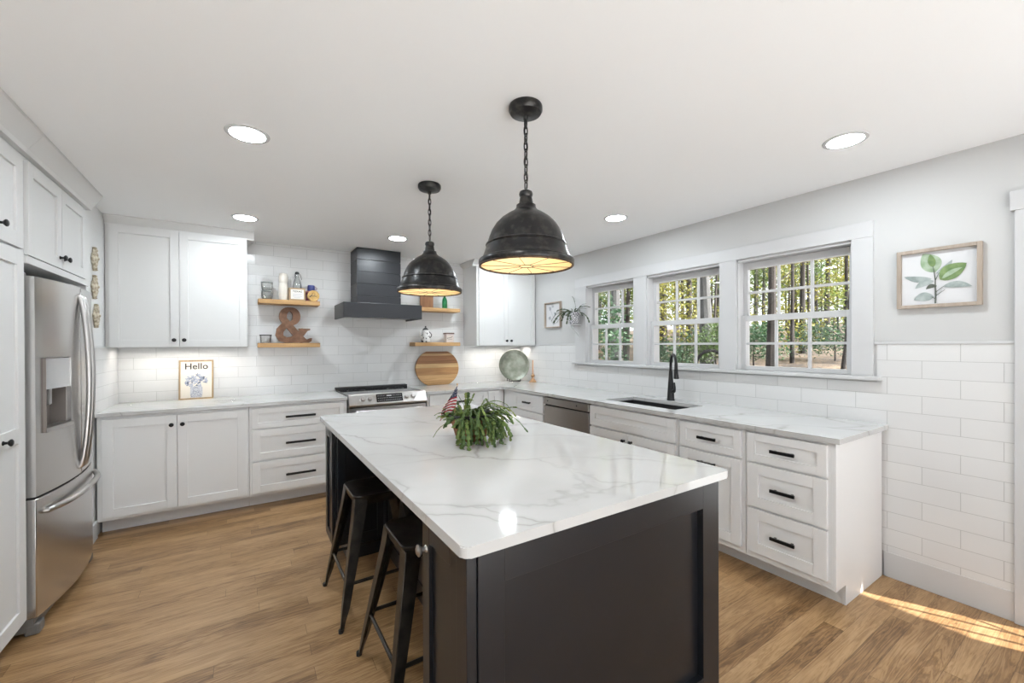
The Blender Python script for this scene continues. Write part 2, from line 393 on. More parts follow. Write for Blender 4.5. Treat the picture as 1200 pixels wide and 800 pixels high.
# glazed side door just past the right edge
r = thing('door_1', 'glazed white side door', 'door', (XR+.08, (DY0+DY1)/2, 0), kind='structure')
bm = bmn(); a, b = DY0+.01, DY1-.01
box(bm, XR+.06, XR+.10, a, a+.13, 0, DZ); box(bm, XR+.06, XR+.10, b-.17, b, 0, DZ); box(bm, XR+.06, XR+.10, a+.13, b-.17, 0, .06); box(bm, XR+.06, XR+.10, a+.13, b-.17, DZ-.14, DZ)
for k in (1, 2): y = a+.13+(b-a-.30)*k/3; box(bm, XR+.074, XR+.086, y-.003, y+.003, .06, DZ-.14)
for k in (1, 3): z = .06+(DZ-.2)*k/5; box(bm, XR+.074, XR+.086, a+.13, b-.17, z-.003, z+.003)
obj('door_leaf', bm, M_trim, r)
bm = bmn(); box(bm, XR+.078, XR+.082, a+.13, b-.17, .06, DZ-.14); obj('glass_pane', bm, M_glass, r)
bm = bmn(); lathe(bm, [(0, 0), (.012, 0), (.012, .03), (.026, .035), (.026, .06), (0, .066)], 16, axisM('-X', XR+.06, a+.06, 1.0)); obj('door_knob', bm, M_black, r)
bm = bmn(); box(bm, X2, 6.2, -3.3, .9, -.2, -.06); struct('porch_floor', bm, mat('porch_bounce_grey', (.34, .35, .36), .8), 'unseen porch slab added outside the side door to reflect sunlight')  # unseen slab added to reflect sun onto the island end panel
# unseen eave added to trim the door's sunbeam and shade the windows
bm = bmn(); box(bm, X2, XR+.88, -3.5, 5.2, 2.40, 2.50); struct('eave', bm, M_trim, 'unseen, added white roof eave outside')

# ------------------------------------------------------------------ cabinets
def shaker(bm, mp, u0, u1, v0, v1, t=.02, rail=.062, rec=.010, mid=None):
    B = lambda a, b, c, d, w0, w1: box(bm, a, b, c, d, w0, w1, mp=lambda u, v, w: mp(u, v, w))
    B(u0, u0+rail, v0, v1, .001, t); B(u1-rail, u1, v0, v1, .001, t)
    B(u0+rail, u1-rail, v0, v0+rail, .001, t); B(u0+rail, u1-rail, v1-rail, v1, .001, t)
    if mid: B(u0+rail, u1-rail, mid-rail/2, mid+rail/2, .001, t)
    B(u0+rail-.004, u1-rail+.004, v0+rail-.004, v1-rail+.004, .002, t-rec)
def knob(parent, d, p, u, v, m=None, s=1.0):
    bm = bmn(); lathe(bm, [(0, 0), (.010*s, 0), (.009*s, .003), (.006*s, .006), (.0055*s, .014), (.011*s, .018), (.0155*s, .023), (.0155*s, .027), (.010*s, .031), (0, .032)], 16, axisM(d, p, u, v))
    return obj('knob', bm, m or M_black, parent)
def pull(parent, d, p, u, v, ln, m=None):
    mp = facing(d, p); bm = bmn()
    box(bm, u-ln/2, u+ln/2, v-.009, v+.009, .022, .034, mp=mp)
    for s in (-1, 1): box(bm, u+s*(ln/2-.02)-.006, u+s*(ln/2-.02)+.006, v-.006, v+.006, 0, .024, mp=mp)
    return obj('pull', bm, m or M_black, parent, .0015)
def cabinet(label, d, p, u0, u1, z0, z1, depth, fronts, open_top=None, name='base_cabinet', cat='cabinet', toe=.125, paint=None, group=None, end=None, t=.02, rail=.062):
    paint = paint or M_cab; mp = facing(d, p); toez = .115
    r = thing(name, label, cat, mp((u0+u1)/2, z0, -depth/2), group)
    bm = bmn()
    zb = toez if toe else z0
    box(bm, u0, u1, zb, open_top or z1, -depth, 0, mp=mp)
    if open_top: box(bm, u0, u1, open_top, z1, -.10, 0, mp=mp)
    obj('carcass', bm, paint, r, .0015)
    if toe:
        bm = bmn(); box(bm, u0, u1, 0, toez, -depth, -toe, mp=mp); obj('toe_kick', bm, paint, r)
    if end:   # finished end panel at low-u side with toe notch
        bm = bmn(); e0, e1 = end
        prism(bm, [(-depth, 0), (-toe+.004, 0), (-toe+.004, .11), (.003, .11), (.003, z1), (-depth, z1)], e1-e0, lambda w, v, k: mp(e0+k, v, w)); obj('end_panel', bm, paint, r, .001)
    for k, a, b, c, e, hd in fronts:
        bm = bmn(); shaker(bm, mp, a, b, c, e, t, rail if k != 'drawer' else min(rail, (e-c)*.27), mid=(hd or {}).get('mid'))
        f = obj(k, bm, paint, r, .0012)
        if hd and 'knob' in hd: knob(f, d, mp(0, 0, t)[0] if d != '-Y' else mp(0, 0, t)[1], *hd['knob'], m=hd.get('m'), s=hd.get('s', 1))
        if hd and 'pull' in hd: pull(f, d, mp(0, 0, t)[0] if d != '-Y' else mp(0, 0, t)[1], *hd['pull'])
    return r
ZC = .884
PX = 2.577
def bank(u0, u1, zs, ln):
    return [('drawer', u0, u1, a, b, {'pull': ((u0+u1)/2, (a+b)/2, ln)}) for a, b in zs]
ZD = ((.700, .868), (.430, .686), (.155, .416))
cabinet('white three-drawer base cabinet at the near end of the window counter', '-X', PX, .922, 1.366, .0, ZC, .655, bank(.940, 1.349, ZD, .128), end=(.904, .922), group=None)
cabinet('white base cabinet with one drawer over one door, next to the near drawer bank', '-X', PX, 1.368, 1.832, .0, ZC, .655,
        [('drawer', 1.389, 1.812, .700, .868, {'pull': (1.60, .784, .128)}), ('door', 1.389, 1.812, .155, .684, {'pull': (1.60, .62, .128)})])
cabinet('white sink base cabinet with false front under the black sink', '-X', PX, 1.834, 2.714, .0, ZC, .655,
        [('false_front', 1.853, 2.712, .700, .868, None), ('door', 1.853, 2.281, .155, .684, {'knob': (2.245, .628)}), ('door', 2.284, 2.712, .155, .684, {'knob': (2.32, .628)})], open_top=.684)
cabinet('white three-drawer base cabinet between dishwasher and corner', '-X', PX, 3.39, 4.180, .0, ZC, .655, bank(3.40, 3.93, ZD, .13))
PB = 4.187
cabinet('white drawer base cabinet between range and corner', '-Y', PB, 1.622, 2.575, .0, ZC, .650,
        bank(1.645, 2.335, ZD, .16)+[('filler_panel', 2.36, 2.50, .155, .868, None)])
cabinet('white double-door base cabinet under the Hello print', '-Y', PB, -.907, .030, .0, ZC, .650,
        [('door', -.878, -.447, .140, .862, {'knob': (-.478, .79)}), ('door', -.443, .012, .140, .862, {'knob': (-.410, .79)})])
cabinet('white three-drawer base cabinet just left of the range', '-Y', PB, .032, .820, .0, ZC, .650, bank(.051, .796, ((.693, .864), (.420, .680), (.140, .404)), .24))

def countertop(name, label, polys, hole=None):
    bm = bmn()
    for x0, x1, y0, y1 in polys: box(bm, x0, x1, y0, y1, .8845, .914)
    return tag(obj(name, bm, M_quartz, bevel=.003), label, 'countertop')
countertop('countertop', 'white quartz countertop left of the range', [(-.911, .822, 4.155, YB-.009)])
# L-shaped run with sink cut-out, one welded mesh
SX0, SX1, SY0, SY1 = 2.69, 3.055, 1.945, 2.66
def Lcounter():
    bm = bmn(); z0, z1 = .8845, .914
    xs = [1.606, 2.543, SX0, SX1, XR-.008]; ys = [.877, SY0, SY1, 4.155, YB-.009]
    cells = set()
    for i in range(1, 4):
        for j in range(4):
            if not (i == 2 and j == 1): cells.add((i, j))
    cells.add((0, 3))
    vt = {}
    def V(i, j, z):
        k = (i, j, z)
        if k not in vt: vt[k] = bm.verts.new((xs[i], ys[j], z))
        return vt[k]
    for i, j in cells:
        bm.faces.new((V(i, j, z1), V(i+1, j, z1), V(i+1, j+1, z1), V(i, j+1, z1)))
        bm.faces.new((V(i, j, z0), V(i, j+1, z0), V(i+1, j+1, z0), V(i+1, j, z0)))
        for di, dj, p, q in ((-1, 0, (i, j+1), (i, j)), (1, 0, (i+1, j), (i+1, j+1)), (0, -1, (i, j), (i+1, j)), (0, 1, (i+1, j+1), (i, j+1))):
            if (i+di, j+dj) not in cells: bm.faces.new((V(*p, z0), V(*q, z0), V(*q, z1), V(*p, z1)))
    # rounded inner corner
    cx, cy, R = 2.543, 4.155, .07; pts = [(cx, cy)]
    c0 = (cx-R, cy-R)
    arc = [(c0[0]+R*cos(a), c0[1]+R*sin(a)) for a in [pi/2*k/6 for k in range(7)]]
    prism(bm, [(cx, cy)]+arc[::-1], z1-z0, lambda u, v, w: (u, v, z0+w))
    return tag(obj('countertop', bm, M_quartz, bevel=.003), 'long white quartz L-shaped countertop around the sink under the windows', 'countertop')
Lcounter()
# sink
r = thing('sink', 'black undermount sink below the black faucet', 'sink', ((SX0+SX1)/2, (SY0+SY1)/2, .70))
bm = bmn(); a = .004
for q in ((SX0-a, SX0+.006, SY0-a, SY1+a), (SX1-.006, SX1+a, SY0-a, SY1+a)): box(bm, *q, .69, .8835)
for q in ((SX0, SX1, SY0-a, SY0+.006), (SX0, SX1, SY1-.006, SY1+a)): box(bm, *q, .69, .8835)
box(bm, SX0, SX1, SY0, SY1, .69, .70); obj('basin', bm, M_blackm, r)
bm = bmn(); lathe(bm, [(0, .702), (.045, .702), (.045, .704), (.03, .7035), (0, .7035)], 20, ((SX0+SX1)/2, 2.30, 0)); obj('drain', bm, M_steel, r)
# faucet
fx, fy = 3.115, 2.295
r = thing('faucet', 'tall black pull-down kitchen faucet at the sink', 'faucet', (fx, fy, .914))
bm = bmn(); lathe(bm, [(0, .914), (.033, .914), (.033, .920), (.030, .93), (.023, 1.06), (.017, 1.13), (.0145, 1.17), (0, 1.17)], 24, (fx, fy, 0)); obj('body', bm, M_black, r)
dv = Vector((-.56, -.83, 0)).normalized(); P = []
for k in range(13):
    a = pi*k/12*1.0; P.append(Vector((fx, fy, 1.215))+dv*(.062*(1-cos(a)))+Vector((0, 0, .098*sin(a))))
P = [Vector((fx, fy, 1.15))]+P
bm = bmn(); tube(bm, P, .0115, 14); obj('spout', bm, M_black, r)
e = P[-1]; bm = bmn(); tube(bm, [e+Vector((0, 0, .03)), e, e-Vector((0, 0, .05)), e-Vector((0, 0, .10))-dv*-.006, e-Vector((0, 0, .105))-dv*-.006], [.0125, .0135, .016, .022, .020], 16); obj('spray_head', bm, M_black, r)
bm = bmn(); s = Vector((-.35, -.94, 0)).normalized(); c = Vector((fx, fy, .998))
tube(bm, [c, c+s*.05], .015, 14); tube(bm, [c+s*.052, c+s*.058+Vector((0, 0, .03)), c+s*.052+Vector((0, 0, .075))], [.012, .0095, .007], 12); obj('handle', bm, M_black, r)
# dishwasher
r = thing('dishwasher', 'stainless dishwasher between sink cabinet and corner drawers', 'dishwasher', (2.9, 3.052, 0))
bm = bmn(); box(bm, 2.60, 3.22, 2.722, 3.382, .10, .882); obj('tub', bm, M_fside, r)
bm = bmn(); box(bm, 2.556, 2.60, 2.728, 3.378, .13, .790); obj('door', bm, M_steeld, r, .004)
bm = bmn(); box(bm, 2.552, 2.60, 2.728, 3.378, .805, .872); obj('control_panel', bm, M_steeld, r, .004)
bm = bmn(); box(bm, 2.57, 2.60, 2.74, 3.366, .788, .806); obj('handle_recess', bm, M_dark, r)
bm = bmn(); box(bm, 2.70, 3.2, 2.722, 3.382, 0, .10); obj('toe_kick', bm, M_blackm, r)
for y in (3.31, 2.88):
    bm = bmn(); lathe(bm, [(0, 0), (.007, 0), (.007, .002), (0, .002)], 12, axisM('-X', 2.552, y, .84)); obj('button', bm, M_black, r)

# upper cabinets
def crown(bm, path, z0, z1, out, inset=0):
    """path: list of ((x,y) bottom, (x,y) top)"""
    for (a, b), (c, d) in zip(path, path[1:]):
        P = [(*a, z0), (*c, z0), (*c, z0+.012), (*a, z0+.012)]
        face(bm, [(*a, z0), (*c, z0), (*d, z1), (*b, z1)])
def upper(label, x0, x1, yf, doors, crx):
    r = cabinet(label, '-Y', yf, x0, x1, 1.39, H-.06, YB-.010-yf, doors, name='wall_cabinet', toe=0, paint=M_upper, rail=.058)
    z0, z1 = H-.075, H-.001; o = .055
    bm = bmn(); (lo, hi) = crx
    prism(bm, [(yf+.03, z0), (yf-.006, z0), (yf-.006, z0+.014), (yf-o, z1-.012), (yf-o, z1), (yf+.03, z1)], (x1+o*hi)-(x0-o*lo), lambda y, z, k: (x0-o*lo+k, y, z))
    for f, x, s in ((lo, x0, -1), (hi, x1, 1)):
        if f: prism(bm, [(-.03, z0), (.006, z0), (.006, z0+.014), (o, z1-.012), (o, z1), (-.03, z1)], YB-.012-yf-.0, lambda w, z, k: (x+s*w, yf+k, z))
    obj('crown', bm, M_upper, r)
    return r
yf = 4.482
upper('white double-door wall cabinet above the Hello print', -.917, .028, yf,
      [('door', -.892, -.458, 1.395, 2.362, {'knob': (-.490, 1.452)}), ('door', -.455, .024, 1.395, 2.362, {'knob': (-.423, 1.452)})], (0, 1))
upper('white double-door wall cabinet in the right corner above the round tray', 2.375, XR-.009, yf,
      [('door', 2.40, 2.818, 1.395, 2.362, {'knob': (2.786, 1.452)}), ('door', 2.821, 3.234, 1.395, 2.362, {'knob': (2.853, 1.452)})], (1, 0))
def strip(label, x0, x1, y, z):
    r = thing('light_strip', label, 'light', ((x0+x1)/2, y, z))
    bm = bmn(); box(bm, x0, x1, y-.014, y+.014, z-.002, z); box(bm, x0, x1, y-.014, y-.011, z-.0065, z-.002); box(bm, x0, x1, y+.011, y+.014, z-.0065, z-.002); obj('housing', bm, M_trim, r)
    bm = bmn(); box(bm, x0+.01, x1-.01, y-.010, y+.010, z-.004, z-.0021); obj('diffuser', bm, M_strip, r)
strip('slim under-cabinet light strip above the Hello print', -.86, -.02, 4.66, 1.3895)
strip('slim under-cabinet light strip above the round tray', 2.43, 3.19, 4.66, 1.3895)

# pantry and over-fridge cabinet (face +X)
PF = -.875
r = cabinet('tall white pantry cabinet at the left edge, beside the fridge', '+X', PF-.02, 2.30, 2.925, 0, H-.07, .62,
        [('door', 2.32, 2.910, 1.862, 2.30, {'knob': (2.665, 1.93)}), ('door', 2.32, 2.910, .105, 1.850, {'knob': (2.69, .985), 'mid': .99})], name='pantry_cabinet', paint=M_upper, toe=.06, rail=.07)
def leftcrown(y0, y1, parent):
    z0, z1 = 2.325, H-.001; x = PF+.002; bm = bmn()
    prism(bm, [(x-.04, z0), (x+.004, z0), (x+.010, z0+.02), (x+.06, z1-.014), (x+.062, z1), (x-.04, z1)], y1-y0, lambda w, z, k: (w, y0+k, z))
    obj('crown', bm, M_upper, parent)
leftcrown(2.30, 2.925, r)
r = cabinet('white two-door cabinet above the fridge', '+X', PF-.02, 2.927, 3.873, 1.81, H-.07, .62,
        [('door', 2.965, 3.405, 1.846, 2.30, {'knob': (3.372, 1.905)}), ('door', 3.41, 3.838, 1.846, 2.30, {'knob': (3.443, 1.905)})], name='fridge_cabinet', paint=M_upper, toe=0, rail=.062)
leftcrown(2.927, 3.935, r)
bm = bmn(); box(bm, PF-.05, PF+.006, 2.93, 3.87, 1.800, 1.838); obj('light_rail', bm, M_upper, r, .004)
bm = bmn(); box(bm, -1.515, PF-.002, 3.840, 3.873, 0, 1.809); obj('side_panel', bm, M_upper, r, .001)

# fridge
FY0, FY1, FXE, FB = 2.945, 3.832, -.852, .055
FYC, FHW = (FY0+FY1)/2, (FY1-FY0)/2
def fx_at(y): return FXE+FB*(1-((y-FYC)/FHW)**2)
def curved(bm, y0, y1, z0, z1, th=.075, off=0, n=8, mi=0):
    ys = [y0+(y1-y0)*k/n for k in range(n+1)]
    F = [[bm.verts.new((fx_at(y)+off, y, z)) for z in (z0, z1)] for y in ys]
    B = [[bm.verts.new((fx_at(y)+off-th, y, z)) for z in (z0, z1)] for y in ys]
    for k in range(n):
        for f in ((F[k][0], F[k+1][0], F[k+1][1], F[k][1]), (B[k][0], B[k][1], B[k+1][1], B[k+1][0]), (F[k][1], F[k+1][1], B[k+1][1], B[k][1]), (F[k][0], B[k][0], B[k+1][0], F[k+1][0])):
            q = bm.faces.new(f); q.material_index = mi; q.smooth = True
    for k in (0, n): bm.faces.new((F[k][0], F[k][1], B[k][1], B[k][0])).material_index = mi
r = thing('refrigerator', 'stainless french-door refrigerator with water dispenser', 'refrigerator', (-1.2, FYC, 0))
bm = bmn(); box(bm, -1.50, -.935, FY0+.004, FY1-.004, .03, 1.735); obj('body', bm, M_fside, r, .004)
bm = bmn(); box(bm, -.935, -.865, FY0+.006, FY1-.006, .02, .085); obj('base_grille', bm, M_fside, r, .004)
for y in (FY0+.04, FY1-.06):
    bm = bmn(); box(bm, -.90, -.845, y-.035, y+.035, .0, .055); obj('foot', bm, M_fside, r, .01)
HY0, HY1, HZ0, HZ1 = 2.995, 3.245, .972, 1.345
bm = bmn()
sm = 3.385
curved(bm, FY0, HY0, .672, 1.742, n=3); curved(bm, HY1, sm-.004, .672, 1.742, n=4); curved(bm, HY0, HY1, .672, HZ0, n=6); curved(bm, HY0, HY1, HZ1, 1.742, n=6)
bmesh.ops.remove_doubles(bm, verts=bm.verts, dist=.0004)
fd = obj('door', bm, M_steelv, r)
ds = bmn(); xf = fx_at(3.12)
box(ds, xf-.074, xf-.066, HY0, HY1, HZ0, HZ1); box(ds, xf-.07, xf-.012, HY0, HY0+.006, HZ0, HZ1); box(ds, xf-.07, xf-.004, HY1-.006, HY1, HZ0, HZ1)
box(ds, xf-.07, xf-.012, HY0, HY1, HZ0, HZ0+.005); box(ds, xf-.07, xf-.012, HY0, HY1, HZ1-.005, HZ1)
dp = obj('dispenser', ds, mat('dispenser_taupe', (.20, .175, .16), .4, .3), fd)
bm = bmn(); curved(bm, HY0+.004, HY1-.004, 1.185, HZ1-.004, .05, -.004, 6); obj('dispenser_panel', bm, mat('dispenser_panel_grey', (.60, .60, .61), .15, .6), fd)
bm = bmn(); curved(bm, HY0+.004, HY1-.004, HZ0+.002, HZ0+.022, .055, .010, 6); obj('drip_tray', bm, M_steel, fd)
bm = bmn(); box(bm, xf-.05, xf-.03, 3.10, 3.14, 1.10, 1.186); obj('dispenser_lever', bm, M_fside, fd, .004)
bm = bmn(); curved(bm, sm+.004, FY1, .672, 1.742, n=8); fd2 = obj('door', bm, M_steelv, r, .004)
bm = bmn(); curved(bm, FY0, FY1, .085, .660, n=14); fz = obj('freezer_drawer', bm, M_steelv, r, .004)
for y, pr in ((sm-.030, fd), (sm+.030, fd2)):
    s = -1 if y < sm else 1
    P = []
    for k in range(19):
        t = k/18; z = .72+.96*t; bow = sin(pi*t)**.7
        P.append((fx_at(y)+.008+.034*bow, y, z))
    P = [(fx_at(y)-.004, y, .708)]+P+[(fx_at(y)-.004, y, 1.692)]
    bm = bmn(); tube(bm, P, .0135, 12); obj('door_handle', bm, M_bar, pr)
P = []
for k in range(19):
    t = k/18; y = FY0+.06+(FY1-FY0-.12)*t; P.append((fx_at(y)+.010+.020*min(1, 4*t*(1-t)*1.8), y, .585))
P = [(fx_at(FY0+.06)-.004, FY0+.06, .585)]+P+[(fx_at(FY1-.06)-.004, FY1-.06, .585)]
bm = bmn(); tube(bm, P, .0145, 12); obj('freezer_handle', bm, M_bar, fz)
bm = bmn(); box(bm, -.99, -.90, FY0+.01, FY0+.075, 1.735, 1.765); obj('hinge_cover', bm, M_fside, r, .006)
bm = bmn(); box(bm, -.99, -.90, FY1-.075, FY1-.01, 1.735, 1.765); obj('hinge_cover', bm, M_fside, r, .006)

# ------------------------------------------------------------------ range
r = thing('range', 'stainless slide-in range under the dark hood', 'range', (1.213, 4.5, 0))
RX0, RX1 = .829, 1.598
bm = bmn(); box(bm, RX0+.004, RX1-.004, 4.20, YB-.012, .04, .905); obj('body', bm, M_fside, r)
bm = bmn(); box(bm, RX0, RX1, 4.20, YB-.02, .905, .922); obj('cooktop', bm, mat('cooktop_glass', (.02, .02, .022), .06), r, .003)
bm = bmn(); box(bm, RX0-.004, RX1+.004, 4.755, YB-.012, .921, .948); obj('rear_vent', bm, M_blackm, r, .004)
bm = bmn(); prism(bm, [(4.205, .80), (4.125, .815), (4.117, .832), (4.165, .928), (4.205, .930)], RX1-RX0, lambda y, z, k: (RX0+k, y, z)); cp = obj('control_panel', bm, M_steel, r, .003)
# sloped face frame: from (4.117,.832) to (4.165,.928)
def slope(u, v, w):
    t = v; return (u, 4.117+.048*t-w*.894, .832+.096*t+w*-.447*-1)
bm = bmn(); box(bm, 1.085, 1.345, .14, .90, .0005, .004, mp=slope); dsp = obj('display', bm, mat('display_black', (.01, .01, .012), .1), cp)
bm = bmn(); rr = random.Random(3)
for i in range(13):
    for j in range(3):
        if 4 <= i <= 7 and j == 2: continue
        u = 1.10+i*.0185; v = .27+j*.22; box(bm, u, u+.006+.004*rr.random(), v, v+.04, .0042, .0048, mp=slope)
box(bm, 1.185, 1.235, .68, .76, .0042, .0048, mp=slope)
obj('key_marks', bm, mat('key_grey', (.5, .5, .52), .4), dsp)
for u in (.957, 1.022, 1.385, 1.452):
    o = Vector(slope(u, .5, 0)); n = (Vector(slope(u, .5, 1))-o).normalized(); x = Vector((1, 0, 0)); y = n.cross(x)
    M = Matrix(((x.x, y.x, n.x, o.x), (x.y, y.y, n.y, o.y), (x.z, y.z, n.z, o.z), (0, 0, 0, 1)))
    bm = bmn(); lathe(bm, [(0, 0), (.027, 0), (.027, .006), (.022, .008), (.020, .026), (.017, .030), (0, .030)], 20, M); k = obj('control_knob', bm, M_steel, cp)
bm = bmn(); box(bm, RX0+.002, RX1-.002, 4.150, 4.20, .20, .800); od = obj('oven_door', bm, M_steel, r, .004)
bm = bmn(); box(bm, RX0+.11, RX1-.11, 4.146, 4.152, .33, .66); obj('oven_window', bm, mat('oven_glass', (.012, .012, .013), .08), od)
bm = bmn(); tube(bm, [(RX0+.06, 4.11, .765), (RX1-.06, 4.11, .765)], .013, 12)
for u in (RX0+.08, RX1-.08): tube(bm, [(u, 4.15, .765), (u, 4.11, .765)], .010, 10)
obj('oven_handle', bm, M_bar, od)
bm = bmn(); box(bm, RX0+.002, RX1-.002, 4.155, 4.20, .05, .19); obj('storage_drawer', bm, M_steel, r, .004)
for q, (u, v) in enumerate(((1.0, 4.36), (1.0, 4.62), (1.42, 4.36), (1.42, 4.62))):
    bm = bmn(); n = 36
    for k in range(n):
        a, b = 2*pi*k/n, 2*pi*(k+1)/n; R0, R1 = .088, .091
        face(bm, [(u+R0*cos(a), v+R0*sin(a), .9223), (u+R1*cos(a), v+R1*sin(a), .9223), (u+R1*cos(b), v+R1*sin(b), .9223), (u+R0*cos(b), v+R0*sin(b), .9223)])
    obj('burner_ring', bm, mat('ring_grey', (.2, .2, .21), .3) if q == 0 else bpy.data.materials['ring_grey'], r)

# hood
r = thing('range_hood', 'dark charcoal range hood clad in horizontal boards', 'range hood', (1.23, 4.6, 1.682))
bm = bmn(); x0, x1, yy = .826, 1.634, 4.352
box(bm, x0, x1, yy, yy+.02, 1.682, 1.834); box(bm, x0, x0+.02, yy+.02, YB-.010, 1.682, 1.834); box(bm, x1-.02, x1, yy+.02, YB-.010, 1.682, 1.834); box(bm, x0+.02, x1-.02, yy+.02, YB-.010, 1.80, 1.834)
obj('canopy', bm, M_charh, r, .002)
bm = bmn(); box(bm, x0+.022, x1-.022, yy+.022, YB-.012, 1.700, 1.715); ins = obj('insert', bm, M_steel, r)
for u in (1.02, 1.44):
    bm = bmn(); box(bm, u-.09, u+.09, 4.42, 4.50, 1.694, 1.6995); obj('hood_lamp', bm, mat('hood_lens', (.85, .85, .83), .3) if u < 1.2 else bpy.data.materials['hood_lens'], ins)
bm = bmn(); cx0, cx1, cy = .996, 1.462, 4.542
zz = [1.8345, 1.93, 2.058, 2.186, 2.314, H-.001]
zz = [1.8345, 1.927, 2.054, 2.181, 2.308, H-.001]
for a, b in zip(zz, zz[1:]): box(bm, cx0, cx1, cy, YB-.010, a+.003, b-.003)
box(bm, cx0+.007, cx1-.007, cy+.007, YB-.012, 1.835, H-.003)
obj('chimney', bm, M_charh, r, .0015)

# ------------------------------------------------------------------ shelves
def shelf(label, x0, x1, zt, group=None):
    bm = bmn(); box(bm, x0, x1, 4.645, YB-.0085, zt-.043, zt); return tag(obj('floating_shelf', bm, M_shelf, bevel=.003, origin=((x0+x1)/2, 4.75, zt-.043)), label, 'shelf')
SU, SLo = 1.853, 1.428
shelf('upper oak floating shelf left of the hood, holding jars', .115, .655, SU)
shelf('lower oak floating shelf left of the hood, under the ampersand', .110, .655, SLo)
shelf('upper oak floating shelf right of the hood, holding a green bottle', 1.66, 2.235, 1.845)
shelf('lower oak floating shelf right of the hood, holding a teapot', 1.66, 2.235, 1.434)

# ------------------------------------------------------------------ island
IX0, IX1, IY0, IY1 = .437, 1.577, .897, 3.15
bm = bmn(); P = []
for cx, cy, a0 in ((IX1-.022, IY1-.022, 0), (IX0+.022, IY1-.022, pi/2), (IX0+.022, IY0+.022, pi), (IX1-.022, IY0+.022, 3*pi/2)):
    for k in range(7): P.append((cx+.022*cos(a0+pi/2*k/6), cy+.022*sin(a0+pi/2*k/6)))
prism(bm, P, .0295, lambda u, v, w: (u, v, .8845+w))
bmesh.ops.bevel(bm, geom=[e for e in bm.edges if abs(e.verts[0].co.z-e.verts[1].co.z) < .001], offset=.003, segments=2, affect='EDGES')
tag(obj('island_countertop', bm, M_quartz), 'white veined quartz island top with rounded corners', 'countertop')
r = thing('kitchen_island', 'charcoal kitchen island with panelled end and knee space', 'island', (1.0, 2.02, 0))
bm = bmn()
bx = 1.535; bl = .470; yn = .945
box(bm, .80, bx, yn, 3.12, .0, .884)                           # closed body on the window side
box(bm, bl+.022, .80, yn, 1.262, .11, .884)                     # near corner cabinet
box(bm, bl+.022, .80, 2.86, 3.12, .11, .884)                    # far cabinet
box(bm, bl+.09, .80, yn, 1.262, 0, .11); box(bm, bl+.09, .80, 2.86, 3.12, 0, .11)
obj('body', bm, M_char, r, .002)
bm = bmn(); mp = facing('-Y', yn)
B = lambda a, b, c, d, w0, w1: box(bm, a, b, c, d, w0, w1, mp=mp)
B(.488, .565, 0, .884, 0, .027); B(1.434, bx, 0, .884, 0, .027); B(.565, 1.434, .787, .884, 0, .027); B(.565, 1.434, 0, .155, 0, .027); B(.563, 1.436, .153, .789, .0005, .003)
obj('end_panel', bm, M_char, r, .0015)
bm = bmn(); box(bm, .458, .487, .923, .985, 0, .884); obj('corner_post', bm, M_char, r, .003)
for a, b, kn in ((.995, 1.258, (1.225, .772)), (2.875, 3.118, None)):
    bm = bmn(); shaker(bm, facing('-X', bl+.022), a, b, .115, .850, .022, .055, .012); dr = obj('door', bm, M_char, r, .0015)
    if kn:
        k = knob(dr, '-X', bl, *kn, m=M_bar, s=1.15)
bm = bmn(); shaker(bm, facing('-Y', 2.860), .50, .798, .115, .850, .015, .05, .008); obj('side_panel', bm, M_char, r, .0015)
bm = bmn(); shaker(bm, facing('-X', .80), 1.27, 2.84, .05, .850, .012, .07, .008); obj('knee_panel', bm, M_char, r, .0015)

